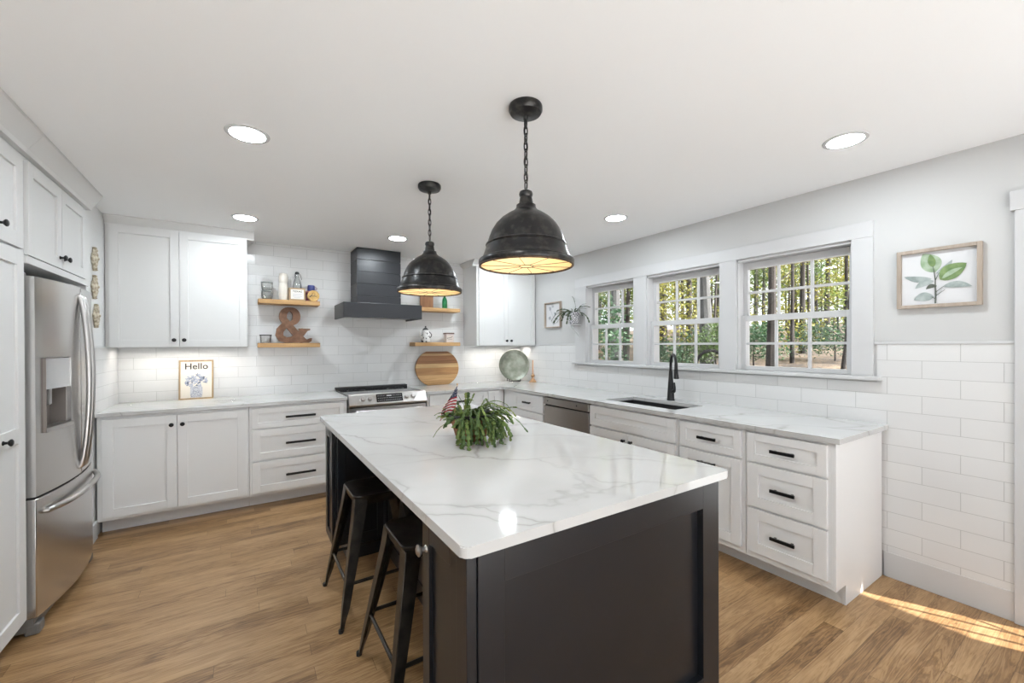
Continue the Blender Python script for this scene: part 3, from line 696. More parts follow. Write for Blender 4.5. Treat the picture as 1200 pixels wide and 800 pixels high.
# ------------------------------------------------------------------ stools
def make_stool(loc, label):
    r = thing('counter_stool', label, 'stool', (0, 0, 0), 'metal stools in the island knee space')
    zs = .615; h = .155
    bm = bmn()
    def sq(s, z, rad, n=6):
        P = []
        for cx, cy, a0 in ((1, 1, 0), (-1, 1, pi/2), (-1, -1, pi), (1, -1, 3*pi/2)):
            for k in range(n+1):
                a = a0+pi/2*k/n; P.append(bm.verts.new((cx*(s-rad)+rad*cos(a), cy*(s-rad)+rad*sin(a), z)))
        return P
    rings = [sq(h-.012, zs-.050, .04), sq(h-.002, zs-.012, .05), sq(h, zs-.004, .05), sq(h-.004, zs, .048), sq(h-.020, zs-.003, .04), sq(h-.05, zs-.008, .03), sq(.03, zs-.010, .02)]
    for A, B in zip(rings, rings[1:]):
        for k in range(len(A)): bm.faces.new((A[k], A[(k+1) % len(A)], B[(k+1) % len(A)], B[k])).smooth = True
    bm.faces.new(rings[-1]); bm.faces.new(rings[0][::-1]); obj('seat', bm, M_stool, r)
    foot = .238; top = .132
    def legp(sx, sy, z):
        t = 1-z/(zs-.03); return Vector((sx*(top+(foot-top)*t), sy*(top+(foot-top)*t), z))
    for sx in (-1, 1):
        for sy in (-1, 1):
            bm = bmn(); prev = None
            for z, w in ((zs-.012, .050), (zs-.10, .046), (.30, .037), (.10, .026), (.035, .015), (0, .013)):
                c = legp(sx, sy, min(z, zs-.03))+Vector((0, 0, z-min(z, zs-.03)))
                # L-shaped pressed leg approximated by a rounded triangular section
                q = [c+Vector((sx*w*.35, sy*w*.35, 0)), c+Vector((sx*w*.35, -sy*w, 0)), c+Vector((-sx*w*.1, -sy*w*.9, 0)), c+Vector((-sx*w*.9, -sy*w*.1, 0)), c+Vector((-sx*w, sy*w*.35, 0))]
                ring = [bm.verts.new(p) for p in q]
                if prev:
                    for k in range(5): bm.faces.new((prev[k], prev[(k+1) % 5], ring[(k+1) % 5], ring[k]))
                else: bm.faces.new(ring)
                prev = ring
            bm.faces.new(prev[::-1]); lg = obj('leg', bm, M_stool, r, .003)
            bm = bmn(); lathe(bm, [(0, 0), (.012, 0), (.012, .016), (0, .016)], 12, legp(sx, sy, 0)); obj('foot_cap', bm, M_blackm, lg)
    zr = .205
    for (ax, ay), (cx, cy) in (((-1, -1), (-1, 1)), ((1, -1), (1, 1)), ((-1, -1), (1, -1)), ((-1, 1), (1, 1))):
        bm = bmn(); tube(bm, [legp(ax, ay, zr), legp(cx, cy, zr)], .0085, 8); obj('rung', bm, M_stool, r)
    r.location = loc; WL[r.name] = Vector(loc); return r
s1 = make_stool((.628, 2.395, 0), 'far black metal counter stool, nearer the range')
copy_tree(s1, (.668, 1.720, 0), 'near black metal counter stool beside the island corner door')

# ------------------------------------------------------------------ pendants
def make_pendant(loc, label):
    r = thing('pendant_lamp', label, 'lamp', (0, 0, 0), 'dome pendants over the island')
    bm = bmn(); lathe(bm, [(0, H), (.070, H), (.073, H-.006), (.073, H-.022), (.066, H-.034), (.03, H-.042), (.012, H-.046), (.010, H-.06), (0, H-.06)], 32); obj('canopy', bm, M_pend, r)
    # chain
    bm = bmn(); z = H-.058; k = 0; ztop = 2.075
    n = 9; step = (z-ztop)/n
    for k in range(n):
        zc = z-step*(k+.5); ln = step*.5+.0065; P = []
        for q in range(14):
            a = 2*pi*q/14; x = .0085*cos(a); zz_ = ln*sin(a)
            P.append((x, 0, zc+zz_) if k % 2 else (0, x, zc+zz_))
        tube(bm, P, .0028, 6, closed=True)
    obj('chain', bm, M_pend, r)
    bm = bmn(); P = [(.004*cos(k*1.1), .004*sin(k*1.1), H-.05-(H-.05-2.07)*k/12) for k in range(13)]; tube(bm, P, .0022, 6); obj('cord', bm, M_black, r)
    DZ_ = (0, 0, -.010)
    out = [(0, 2.078), (.018, 2.078), (.027, 2.073), (.030, 2.064), (.029, 2.056), (.026, 2.050), (.028, 2.040), (.031, 2.022), (.033, 2.018), (.042, 2.015), (.042, 2.008), (.046, 1.998), (.058, 1.987), (.078, 1.976), (.108, 1.955), (.132, 1.930), (.149, 1.903), (.161, 1.872), (.168, 1.848), (.174, 1.845), (.176, 1.840), (.172, 1.836), (.179, 1.815), (.190, 1.786), (.194, 1.782), (.203, 1.778), (.207, 1.771), (.207, 1.760), (.203, 1.753), (.198, 1.752)]
    bm = bmn(); lathe(bm, out, 48, DZ_); sh = obj('shade', bm, M_pend, r, recalc=True)
    # remove the cap disc closing the bottom
    me = sh.data; b2 = bmesh.new(); b2.from_mesh(me)
    bmesh.ops.delete(b2, geom=[f for f in b2.faces if len(f.verts) > 8], context='FACES_ONLY'); b2.to_mesh(me); b2.free()
    inn = [(.196, 1.754), (.190, 1.778), (.178, 1.812), (.166, 1.848), (.158, 1.874), (.146, 1.902), (.129, 1.928), (.105, 1.950), (.06, 1.972), (.0, 1.978)]
    bm = bmn(); lathe(bm, inn, 48, DZ_)
    bmesh.ops.delete(bm, geom=[f for f in bm.faces if len(f.verts) > 8], context='FACES_ONLY')
    for f in bm.faces: f.normal_flip()
    obj('shade_lining', bm, M_gold, sh)
    bm = bmn(); tube(bm, [(.201*cos(2*pi*k/40), .201*sin(2*pi*k/40), 1.7415) for k in range(40)], .0045, 8, closed=True); obj('rim', bm, M_pendrust, r)
    bm = bmn()
    for k in range(10):
        a = 2*pi*(k+.3)/10; tube(bm, [(.03*cos(a), .03*sin(a), 1.7405), (.198*cos(a), .198*sin(a), 1.7405)], .0013, 5)
    tube(bm, [(.03*cos(2*pi*k/20), .03*sin(2*pi*k/20), 1.7405) for k in range(20)], .0017, 5, closed=True)
    obj('wire_guard', bm, M_pendrust, r)
    bm = bmn(); lathe(bm, [(0, 1.978), (.022, 1.978), (.022, 1.90), (0, 1.90)], 16, DZ_); so = obj('socket', bm, M_blackm, r)
    bm = bmn(); lathe(bm, [(0, 1.90), (.013, 1.90), (.016, 1.885), (.030, 1.858), (.031, 1.840), (.022, 1.818), (0, 1.812)], 20, DZ_); obj('bulb', bm, M_bulb, so)
    r.location = loc; WL[r.name] = Vector(loc); return r
p1 = make_pendant((1.032, 1.487, 0), 'nearer black dome pendant on a chain over the island')
copy_tree(p1, (1.012, 2.55, 0), 'farther black dome pendant on a chain, in front of the hood')

# ------------------------------------------------------------------ recessed cans
def make_can(loc, label):
    r = thing('recessed_light', label, 'light', (0, 0, 0), 'recessed ceiling lights')
    bm = bmn(); n = 40
    lathe(bm, [(.076, H-.0005), (.096, H-.0005), (.094, H-.004), (.082, H-.006), (.076, H-.005)], n); 
    bmesh.ops.delete(bm, geom=[f for f in bm.faces if len(f.verts) > 8], context='FACES_ONLY'); obj('trim_ring', bm, M_trim, r)
    bm = bmn(); lathe(bm, [(0, H-.0045), (.077, H-.0045), (.077, H-.001), (0, H-.001)], n); obj('lens', bm, M_lens, r)
    r.location = loc; return r
c0 = make_can((.02, 2.41, 0), 'round recessed ceiling light nearest the fridge')
for x, y, lb in ((.012, 3.99, 'round recessed ceiling light above the left wall cabinet'), (1.253, 3.985, 'round recessed ceiling light in front of the range hood'),
                 (2.56, 2.404, 'round recessed ceiling light between near pendant and middle window'), (2.58, .866, 'round recessed ceiling light nearest the framed leaf print'),
                 (.02, .70, 'unseen recessed ceiling light added directly behind the camera'), (2.50, 3.985, 'round recessed ceiling light over the right counter corner, behind the near pendant')):  # the can behind the camera is unseen, added for even room light
    copy_tree(c0, (x, y, 0), lb)

# ------------------------------------------------------------------ wall ornaments by the fridge
M_orn = noisy('carved_tan', (.30, .245, .17), (.66, .60, .48), 55, .8, bumps=.5, detail=6)
def ornament(z, y, label):
    r = thing('wall_ornament', label, 'ornament', (XL, y, z), 'carved ornaments beside the fridge')
    bm = bmn()
    def lump(dy, dz, ry, rz, rx=.016):
        m = Matrix.Translation((XL+.012, y+dy, z+dz)) @ Matrix.Diagonal((rx, ry, rz, 1)); bmesh.ops.create_icosphere(bm, subdivisions=3, radius=1, matrix=m)
    lump(0, 0, .034, .040, .020); lump(0, .036, .026, .026); lump(.003, .060, .017, .020); lump(0, -.036, .026, .026); lump(-.003, -.060, .017, .020); lump(0, .080, .008, .008); lump(0, -.080, .008, .008)
    lump(.036, .002, .014, .024, .012); lump(-.036, .002, .014, .024, .012); lump(.026, .030, .012, .014, .014); lump(-.026, .030, .012, .014, .014); lump(.026, -.028, .012, .014, .014); lump(-.026, -.028, .012, .014, .014); lump(0, .002, .014, .016, .028)
    for v in bm.verts:
        n = noise.noise(v.co*90)*.004; v.co.x = max(XL+.001, v.co.x+n); v.co.y += n
    obj('carving', bm, M_orn, r, smooth=True)
ornament(2.035, 4.18, 'topmost carved tan wall ornament of three beside the fridge')
ornament(1.831, 4.172, 'middle carved tan wall ornament of three beside the fridge')
ornament(1.624, 4.205, 'lowest carved tan wall ornament of three beside the fridge')

# ------------------------------------------------------------------ framed prints
def frame_bm(mp, u0, u1, v0, v1, fw, d):
    bm = bmn()
    box(bm, u0, u0+fw, v0, v1, 0, d, mp=mp); box(bm, u1-fw, u1, v0, v1, 0, d, mp=mp)
    box(bm, u0+fw, u1-fw, v0, v0+fw, 0, d, mp=mp); box(bm, u0+fw, u1-fw, v1-fw, v1, 0, d, mp=mp)
    return bm
def leafshape(base, tip, w, n=10, bend=0.0):
    b, t = Vector(base), Vector(tip); d = t-b; nr = Vector((-d.y, d.x)).normalized(); Lp, Rp = [], []
    for k in range(n+1):
        s = k/n; c = b+d*s+nr*bend*4*s*(1-s); h = w/2*(sin(pi*s**.85)**.8 if 0 < s < 1 else 0)
        Lp.append(c+nr*h); Rp.append(c-nr*h)
    return [tuple(p) for p in Lp+Rp[-2:0:-1]]
def wc(name, c1, c2): return noisy(name, c1, c2, 25, .7, detail=3, lo=.3, hi=.7)
G1 = wc('watercolour_pale_green', (.22, .32, .19), (.42, .49, .38)); G2 = wc('watercolour_green', (.085, .16, .05), (.22, .31, .13))
G3 = wc('watercolour_grey_green', (.22, .265, .25), (.40, .44, .43)); G4 = wc('watercolour_dark', (.06, .07, .055), (.14, .155, .13))
# large print: u 0..1 left->right (towards smaller Y), v 0..1 downwards
fy0, fy1, fz0, fz1 = .497, .834, 1.600, 1.932
r = thing('framed_print', 'taupe framed watercolour leaf print hanging above the tile wainscot', 'picture', (XR, (fy0+fy1)/2, fz0))
bm = frame_bm(facing('-X', XR-.001), fy0, fy1, fz0, fz1, .019, .028); obj('frame', bm, M_taupe, r, .0015)
bm = bmn(); box(bm, fy0+.015, fy1-.015, fz0+.015, fz1-.015, .004, .008, mp=facing('-X', XR)); obj('paper', bm, M_paper, r)
pu0, pu1, pv0, pv1 = fy1-.019, fy0+.019, fz1-.019, fz0+.019
def art(dw): return lambda u, v, w: (XR-.0082-dw-w, pu0+(pu1-pu0)*u, pv0+(pv1-pv0)*v)
bm = bmn()
LV = [((.47, .40), (.30, .02), .22, 0, .02), ((.42, .52), (.03, .43), .09, 2, -.03), ((.45, .56), (.19, .68), .09, 2, .03), ((.49, .66), (.34, .71), .06, 3, .03),
      ((.45, .86), (.17, .90), .13, 2, .03), ((.48, .43), (.69, .20), .07, 2, .03), ((.53, .55), (.87, .29), .21, 1, -.02), ((.57, .68), (.94, .72), .09, 2, -.04),
      ((.44, .30), (.40, .05), .08, 1, 0), ((.56, .53), (.82, .36), .06, 0, -.02)]
for i, (a, b, w, mi, bd) in enumerate(LV): prism(bm, leafshape(a, b, w*1.3, 12, bd), .0004, art(.0004*(i+1)), mi)
stroke(bm, [(.47, .99), (.475, .85), (.47, .7), (.47, .55), (.455, .38), (.44, .28)], [.022, .02, .018, .016, .014, .006], .0004, art(.006), 3)
for a, b in (((.475, .85), (.60, .74)), ((.47, .9), (.42, .86)), ((.47, .56), (.52, .42)), ((.475, .78), (.58, .68))): stroke(bm, [a, b], [.014, .008], .0004, art(.0065), 3)
obj('watercolour_leaves', bm, [G1, G2, G3, G4], r)
# small floral print
sy0, sy1, sz0, sz1 = 3.925, 4.24, 1.612, 1.930
r = thing('framed_print', 'small framed grey floral print hanging left of the trailing wall planter', 'picture', (XR, (sy0+sy1)/2, sz0))
bm = frame_bm(facing('-X', XR-.001), sy0, sy1, sz0, sz1, .014, .032); obj('frame', bm, M_taupe, r, .0015)
bm = bmn(); box(bm, sy0+.01, sy1-.01, sz0+.01, sz1-.01, .004, .008, mp=facing('-X', XR)); obj('paper', bm, M_paper, r)
pu0, pu1, pv0, pv1 = sy1-.014, sy0+.014, sz1-.014, sz0+.014
bm = bmn(); rr = random.Random(5)
for i, (cu, cv) in enumerate(((.28, .22), (.62, .45), (.25, .62), (.55, .82), (.45, .12), (.72, .68))):
    for k in range(6):
        a = 2*pi*k/6+rr.random(); R = .07+.05*rr.random()
        prism(bm, leafshape((cu, cv), (cu+R*cos(a), cv+R*sin(a)), .06, 6), .0004, art(.0003*(k+1)+.0001*i), rr.choice((0, 1, 1)))
for a, b in (((.28, .22), (.5, .6)), ((.62, .45), (.5, .95)), ((.25, .62), (.5, .9)), ((.72, .68), (.52, .9))): stroke(bm, [a, b], .012, .0004, art(.003), 0)
obj('floral_drawing', bm, [mat('print_grey', (.26, .27, .29), .7), mat('print_pale', (.42, .43, .45), .7)], r)
# Hello print leaning on the backsplash
tilt = .035
def hp(u, v, w):  # u along X, v up along the lean, w out of the face
    return (u, 4.800+tilt*v/.36*1.0-w*.995, .9145+v*.995-w*.09)
r = thing('framed_print', 'framed Hello print with blue hydrangea jar leaning on the backsplash', 'picture', (-.371, 4.80, .9145))
hw0, hw1, hh = -.500, -.243, .360
bm = bmn(); fw = .013
for q in ((hw0, hw0+fw, 0, hh), (hw1-fw, hw1, 0, hh), (hw0+fw, hw1-fw, 0, fw), (hw0+fw, hw1-fw, hh-fw, hh)): box(bm, *q, 0, .018, mp=hp)
obj('frame', bm, wood('hello_frame_wood', (.28, .19, .10), (.42, .30, .17), 2), r, .001)
bm = bmn(); box(bm, hw0+.008, hw1-.008, .008, hh-.008, .002, .010, mp=hp); obj('paper', bm, M_cream, r)
bm = bmn(); M = Matrix(((1, 0, 0, 0), (0, 0, -1, 0), (0, 1, 0, 0), (0, 0, 0, 1)))
o = Vector(hp((hw0+hw1)/2, .300, .0105)); yv = (Vector(hp(0, 1, 0))-Vector(hp(0, 0, 0))).normalized(); xv = Vector((1, 0, 0)); zv = xv.cross(yv)
MH = Matrix(((xv.x, yv.x, zv.x, o.x), (xv.y, yv.y, zv.y, o.y), (xv.z, yv.z, zv.z, o.z), (0, 0, 0, 1)))
text_into(bm, 'Hello', .078, MH, .0003, .0012, 1.03); obj('lettering', bm, mat('ink_black', (.02, .02, .022), .6), r, recalc=False)
bm = bmn(); cxh = (hw0+hw1)/2; rr = random.Random(11)
wq = lambda dw: (lambda u, v, w: hp(u, v, .0102+dw+w))
prism(bm, [(cxh-.040, .016), (cxh+.040, .016), (cxh+.046, .05), (cxh+.044, .115), (cxh-.044, .115), (cxh-.046, .05)], .0003, wq(0), 0)
for k in range(60):
    x = cxh-.042+.084*rr.random(); y = .02+.09*rr.random(); a = rr.choice((.7, -.7, 1.5)); l = .008+.01*rr.random()
    stroke(bm, [(x-l/2*cos(a), y-l/2*sin(a)), (x+l/2*cos(a), y+l/2*sin(a))], .0025, .0003, wq(.0006), rr.choice((1, 1, 2)))
for k in range(95):
    a = rr.random()*2*pi; q = rr.random()**.5; x = cxh+.082*q*cos(a); y = .168+.060*q*sin(a); b = rr.random()*pi; l = .008+.010*rr.random()
    prism(bm, leafshape((x-l*cos(b), y-l*sin(b)), (x+l*cos(b), y+l*sin(b)), l*.9, 5), .0003, wq(.0008+.0002*(k % 9)), rr.choice((0, 1, 2, 3, 3)))
obj('hydrangea_drawing', bm, [mat('ink_pale_blue', (.52, .53, .57), .7), mat('ink_blue_grey', (.27, .30, .38), .7), mat('ink_dark_blue', (.13, .15, .21), .7), mat('ink_lilac', (.40, .43, .52), .7)], r)

# ------------------------------------------------------------------ counter decor
# oval cutting board leaning on tiles
def ovalpts(cx, cz, rx, rz, flat, n=64):
    return [(cx+rx*cos(2*pi*k/n), cz+max(-flat, min(flat, rz*sin(2*pi*k/n)))) for k in range(n)]
def bd(u, v, w): return (u, 4.800+.034*v/.4-w, .9145+v)
mW, nt, b = newmat('striped_board_wood')
t = N(nt, 'ShaderNodeTexCoord'); s = N(nt, 'ShaderNodeSeparateXYZ'); L(nt, t.outputs['Object'], s.inputs[0])
mpn = N(nt, 'ShaderNodeMapping'); mpn.inputs['Scale'].default_value = (2.5, 5, 55); L(nt, t.outputs['Object'], mpn.inputs[0]); g = noise_(nt, mpn.outputs[0], 1, 4, .6, .6)
zf = math_(nt, 'DIVIDE', s.outputs[2], .41)
cst = ramp(nt, zf, [(0, (.50, .29, .12)), (.14, (.56, .34, .15)), (.29, (.60, .38, .18)), (.30, (.26, .12, .045)), (.305, (.42, .22, .085)), (.50, (.40, .21, .08)), (.51, (.60, .40, .19)), (.62, (.58, .37, .17)), (.63, (.30, .14, .055)), (.72, (.36, .17, .075)), (.80, (.33, .15, .06)), (.86, (.33, .16, .065)), (.87, (.56, .36, .18)), (.92, (.54, .34, .16)), (.93, (.25, .12, .05))], 'CONSTANT')
mx = N(nt, 'ShaderNodeMix', data_type='RGBA', blend_type='MULTIPLY'); mx.inputs[0].default_value = .7; L(nt, cst, mx.inputs[6]); L(nt, ramp(nt, g.outputs[0], [(.3, (.55, .5, .45)), (.65, (1, 1, 1))]), mx.inputs[7]); L(nt, mx.outputs[2], b.inputs['Base Color']); b.inputs['Roughness'].default_value = .45
r = thing('cutting_board', 'large oval striped wood cutting board leaning on the tile right of the range', 'cutting board', (2.0, 4.80, .9145))
bm = bmn(); prism(bm, ovalpts(2.0, .205, .283, .235, .204), .022, bd); obj('board', bm, mW, r, .004)
# round pewter tray on stand
tc = Vector((3.00, 4.615, 1.133)); tn = Vector((-.35, -.92, .16)).normalized(); tx = Vector((0, 0, 1)).cross(tn).normalized(); ty = tn.cross(tx)
MT = Matrix(((tx.x, ty.x, tn.x, tc.x), (tx.y, ty.y, tn.y, tc.y), (tx.z, ty.z, tn.z, tc.z), (0, 0, 0, 1)))
r = thing('round_tray', 'round grey-green metal tray standing upright in the counter corner', 'tray', (3.0, 4.615, .914))
bm = bmn(); lathe(bm, [(0, .004), (.150, .004), (.165, .008), (.185, .022), (.203, .026), (.205, .022), (.188, .014), (.168, 0), (0, -.002)], 56, MT)
obj('tray', bm, noisy('pewter_green', (.16, .17, .13), (.36, .38, .32), 9, .38, .55, detail=6), r)
r2 = thing('plate_stand', 'small black wire easel under the round grey-green tray', 'stand', (2.99, 4.59, .914))
bm = bmn()
for sx in (-.075, .075):
    o = Vector((3.0, 4.615, .920))+tx*sx
    tube(bm, [o+tn*.055+Vector((0, 0, .026)), o+tn*.050, o-tn*.02, o-tn*.10+Vector((0, 0, .0)), o-tn*.06+Vector((0, 0, .13))], .005, 8)
tube(bm, [Vector((3.0, 4.615, .920))+tx*-.075+tn*.05, Vector((3.0, 4.615, .920))+tx*.075+tn*.05], .005, 8); obj('wire', bm, M_black, r2)
# candle holder
r = thing('candlestick', 'small wooden candlestick with slim tan taper beside the round tray', 'candlestick', (3.18, 4.44, .914))
bm = bmn(); lathe(bm, [(0, .914), (.047, .914), (.047, .920), (.036, .932), (.020, .955), (.012, .972), (.022, .985), (.026, .997), (.020, 1.008), (.012, 1.016), (.013, 1.026), (0, 1.026)], 24, (3.18, 4.44, 0)); obj('holder', bm, wood('turned_wood', (.36, .19, .09), (.55, .33, .17), 2), r)
bm = bmn(); lathe(bm, [(0, 1.024), (.0105, 1.024), (.0095, 1.19), (.004, 1.202), (0, 1.203)], 16, (3.18, 4.44, 0)); obj('taper', bm, mat('taper_tan', (.56, .33, .20), .5), r)

# wall planter
pc = Vector((3.155, 3.60, 1.634))
r = thing('wall_bracket', 'white angled wall bracket holding the patterned planter', 'bracket', (XR, 3.60, 1.50))
bm = bmn(); box(bm, XR-.014, XR-.001, 3.565, 3.635, 1.48, 1.632); box(bm, XR-.165, XR-.014, 3.565, 3.635, 1.620, 1.632); tube(bm, [(XR-.015, 3.60, 1.495), (XR-.145, 3.60, 1.618)], .007, 8); obj('bracket', bm, M_trim, r, .002)
r = thing('planter', 'black-and-white patterned planter with trailing succulent beside the left window', 'plant', (pc.x, pc.y, 1.634))
mP, nt, b = newmat('patterned_pot')
t = N(nt, 'ShaderNodeTexCoord'); mpn = N(nt, 'ShaderNodeMapping'); mpn.inputs['Scale'].default_value = (1, 1, 1); L(nt, t.outputs['Object'], mpn.inputs[0])
vo = N(nt, 'ShaderNodeTexVoronoi', feature='DISTANCE_TO_EDGE'); vo.inputs['Scale'].default_value = 46; L(nt, mpn.outputs[0], vo.inputs['Vector'])
L(nt, ramp(nt, vo.outputs['Distance'], [(.07, (.10, .10, .12)), (.13, (.66, .66, .68))]), b.inputs['Base Color'])
bm = bmn(); lathe(bm, [(0, 1.634), (.050, 1.634), (.054, 1.640), (.064, 1.765), (.064, 1.770), (.056, 1.770), (.055, 1.755), (0, 1.755)], 28, (pc.x, pc.y, 0)); obj('pot', bm, mP, r)
M_cact = leaf('dark_succulent', (.035, .055, .025), (.085, .12, .055), 30, .15); M_cact2 = leaf('cactus_green', (.060, .115, .022), (.22, .30, .075), 22, .25)
def segchain(bm, p0, d0, n, ln, w, droop, rr, floor=None, notch=True):
    p = Vector(p0); d = Vector(d0).normalized(); side = d.cross(Vector((0, 0, 1)))
    mi = rr.choice((0, 0, 1, 1, 2)); side = side.normalized() if side.length > .1 else Vector((1, 0, 0)); tw = rr.uniform(-.6, .6)
    for k in range(n):
        q = p+d*ln
        if floor is not None and q.z < floor: q.z = floor+rr.random()*.004; d = (q-p).normalized()
        sd = (side*cos(tw)+d.cross(side)*sin(tw)).normalized(); up = sd.cross(d).normalized(); ww = w*(.85+.3*rr.random())
        prof = ((0, .18), (.28, .85), (.5, .68), (.74, 1.0), (1.0, .28)); Lr, Rr, T, Bm = [], [], [], []
        for s, h in prof:
            c = p+(q-p)*s; Lr.append(bm.verts.new(c+sd*ww*h*.5)); Rr.append(bm.verts.new(c-sd*ww*h*.5)); T.append(bm.verts.new(c+up*.0016)); Bm.append(bm.verts.new(c-up*.0016))
        for i in range(4):
            for A, B in ((Lr, T), (T, Rr), (Rr, Bm), (Bm, Lr)): bm.faces.new((A[i], A[i+1], B[i+1], B[i])).material_index = mi
        p = q; d = (d+Vector((0, 0, -droop))+Vector((rr.uniform(-.22, .22), rr.uniform(-.22, .22), rr.uniform(-.05, .12)))).normalized(); tw += rr.uniform(-.3, .3)
rr = random.Random(21); bm = bmn()
for k in range(22):
    a = 2*pi*k/22+rr.uniform(-.15, .15); e = rr.uniform(.15, .9)
    dx, dy = cos(a), sin(a)
    if dx > 0: dx *= .1
    segchain(bm, pc+Vector((.035*dx, .035*dy, .125)), (dx, dy*1.2, e), rr.choice((4, 5, 6, 7)), .042, .022, .34, rr)
obj('foliage', bm, [M_cact, M_cact, M_cact], r)

# ------------------------------------------------------------------ island plant and flag
ic = Vector((.985, 1.925, .9142))
r = thing('potted_plant', 'bushy green trailing cactus in a terracotta pot on the island', 'plant', ic)
bm = bmn(); lathe(bm, [(0, 0), (.068, 0), (.074, .006), (.098, .088), (.106, .090), (.110, .112), (.106, .118), (.098, .117), (.096, .10), (0, .10)], 36, Matrix.Translation(ic))
for k in range(7): lathe(bm, [(.076+.0033*k, .012+.011*k), (.080+.0033*k, .0175+.011*k), (.0795+.0033*k, .023+.011*k)], 36, Matrix.Translation(ic))
obj('pot', bm, M_terra, r)
bm = bmn(); lathe(bm, [(.097, .112), (.108, .119), (.118, .135), (.121, .137), (.119, .132), (.110, .117), (.099, .108)], 36, Matrix.Translation(ic)); obj('grey_liner', bm, mat('slate_liner', (.06, .058, .06), .5), r)
bm = bmn(); lathe(bm, [(0, .113), (.06, .112), (.097, .108)], 24, Matrix.Translation(ic)); obj('soil', bm, noisy('soil', (.03, .02, .014), (.07, .05, .035), 60, .95), r)
rr = random.Random(4); bm = bmn()
vr = Vector((.841, -.541, 0)); vt = Vector((-.541, -.841, 0))     # to the right, towards the viewer
for k in range(150):
    a = rr.random()*2*pi; e = rr.choice((-.1, .1, .3, .6, .9)); R = .05+.055*rr.random()
    d = vr*(cos(a)+.35)+vt*(sin(a)+.35)+Vector((0, 0, e))
    n = rr.choice((4, 5, 6, 7, 8)) if cos(a) > -.4 else rr.choice((2, 3, 3, 4))
    segchain(bm, ic+vr*R*cos(a)+vt*R*sin(a)+Vector((0, 0, .115)), d, n, .022+.010*rr.random(), .017+.009*rr.random(), rr.uniform(.16, .60), rr, ic.z+.004)
for k in range(16):   # dense curtain hanging over the front of the pot
    u = rr.uniform(-.07, .15); segchain(bm, ic+vr*u+vt*.09+Vector((0, 0, .10+.02*rr.random())), vr*rr.uniform(-.5, 1.1)+vt*rr.uniform(.5, 1.0)+Vector((0, 0, rr.uniform(-.2, .3))), rr.choice((4, 5, 5, 6)), .026, .017, rr.uniform(.5, 1.0), rr, ic.z+.004)
for k in range(16):   # a few longer arching stems
    a = rr.uniform(-.9, 1.6); segchain(bm, ic+vr*.03*cos(a)+vt*.03*sin(a)+Vector((0, 0, .115)), vr*cos(a)*.9+vt*sin(a)+Vector((0, 0, 1.3)), rr.choice((6, 7, 7)), .036, .018, .40, rr, ic.z+.004)
for k in range(5): segchain(bm, ic+vr*-.02+Vector((0, 0, .115)), vr*rr.uniform(-.5, .1)+Vector((0, 0, 1.5)), 4, .032, .024, .25, rr, ic.z+.004)
segchain(bm, ic+vr*-.09+vt*.05+Vector((0, 0, .10)), vr*-1+vt*.3+Vector((0, 0, -.2)), 4, .032, .022, .5, rr, ic.z+.004)
obj('foliage', bm, [M_cact2, leaf('cactus_deep_green', (.028, .065, .014), (.10, .17, .04), 22, .2), leaf('cactus_yellow_green', (.12, .17, .03), (.34, .38, .11), 22, .3)], r)
# flag
fb = ic+vr*-.088+Vector((0, 0, .113)); ftop = fb+vr*.018+Vector((0, 0, .165))
r = thing('flag', 'small striped flag on a stick stuck in the island plant pot', 'flag', fb)
bm = bmn(); tube(bm, [fb-Vector((0, 0, .004)), ftop], .0022, 8); lathe(bm, [(0, 0), (.004, .002), (.0045, .006), (.002, .011), (0, .012)], 10, Matrix.Translation(ftop)); obj('stick', bm, mat('stick_wood', (.42, .27, .14), .6), r)
M_red = mat('flag_red', (.36, .020, .030), .8); M_wht = mat('flag_white', (.72, .71, .71), .8); M_blu = mat('flag_blue', (.05, .06, .11), .8)
bm = bmn(); nu, nv = 14, 39; G = []
for j in range(nv+1):           # the cloth hangs limp from the stick: v runs down, u across
    v = j/nv; wdt = .014+.052*min(1, v*1.9)*(1-.45*max(0, v-.7)/.3); cx = -.006-.062*v**1.2; row = []
    for i in range(nu+1):
        u = i/nu-.5
        p = ftop+Vector((0, 0, -.012-.150*v-.022*abs(u)*v+.020*u))+vr*(cx+wdt*u)+vt*(.010+.008*sin(i*.95+v*3)*min(1, v*3))
        row.append(bm.verts.new(p))
    G.append(row)
for j in range(nv):
    for i in range(nu):
        f = bm.faces.new((G[j][i], G[j][i+1], G[j+1][i+1], G[j+1][i])); f.smooth = True
        if j < 13: f.material_index = 1 if (i % 4 == 1 and j % 4 == 2) else 2
        else: f.material_index = 0 if ((j-13)//2) % 2 == 0 else 1
fl = obj('cloth', bm, [M_red, M_wht, M_blu], r); so = fl.modifiers.new('solid', 'SOLIDIFY'); so.thickness = .0006

# ------------------------------------------------------------------ shelf items, left of hood
def bowl(z, label):
    r = thing('glass_bowl', label, 'bowl', (.192, 4.735, z), 'stacked glass bowls on the upper shelf')
    bm = bmn(); lathe(bm, [(0, 0), (.036, 0), (.042, .004), (.050, .03), (.0515, .083), (.049, .083), (.0475, .03), (.040, .008), (0, .006)], 32, (.192, 4.735, z)); obj('bowl', bm, M_clear, r)
    bm = bmn(); lathe(bm, [(.049, .083), (.052, .0815), (.0525, .084), (.050, .0855)], 32, (.192, 4.735, z)); obj('rim', bm, mat('glass_edge', (.45, .50, .49), .2) if 'glass_edge' not in bpy.data.materials else bpy.data.materials['glass_edge'], r)
bowl(SU+.0005, 'lower of the two stacked clear glass bowls on the upper left shelf')
bowl(SU+.0865, 'upper of the two stacked clear glass bowls on the upper left shelf')
M_ceram = mat('cream_ceramic', (.80, .755, .68), .3)
r = thing('ceramic_jar', 'tall cream ceramic jar with wide lid beside the stacked glass bowls', 'jar', (.333, 4.735, SU))
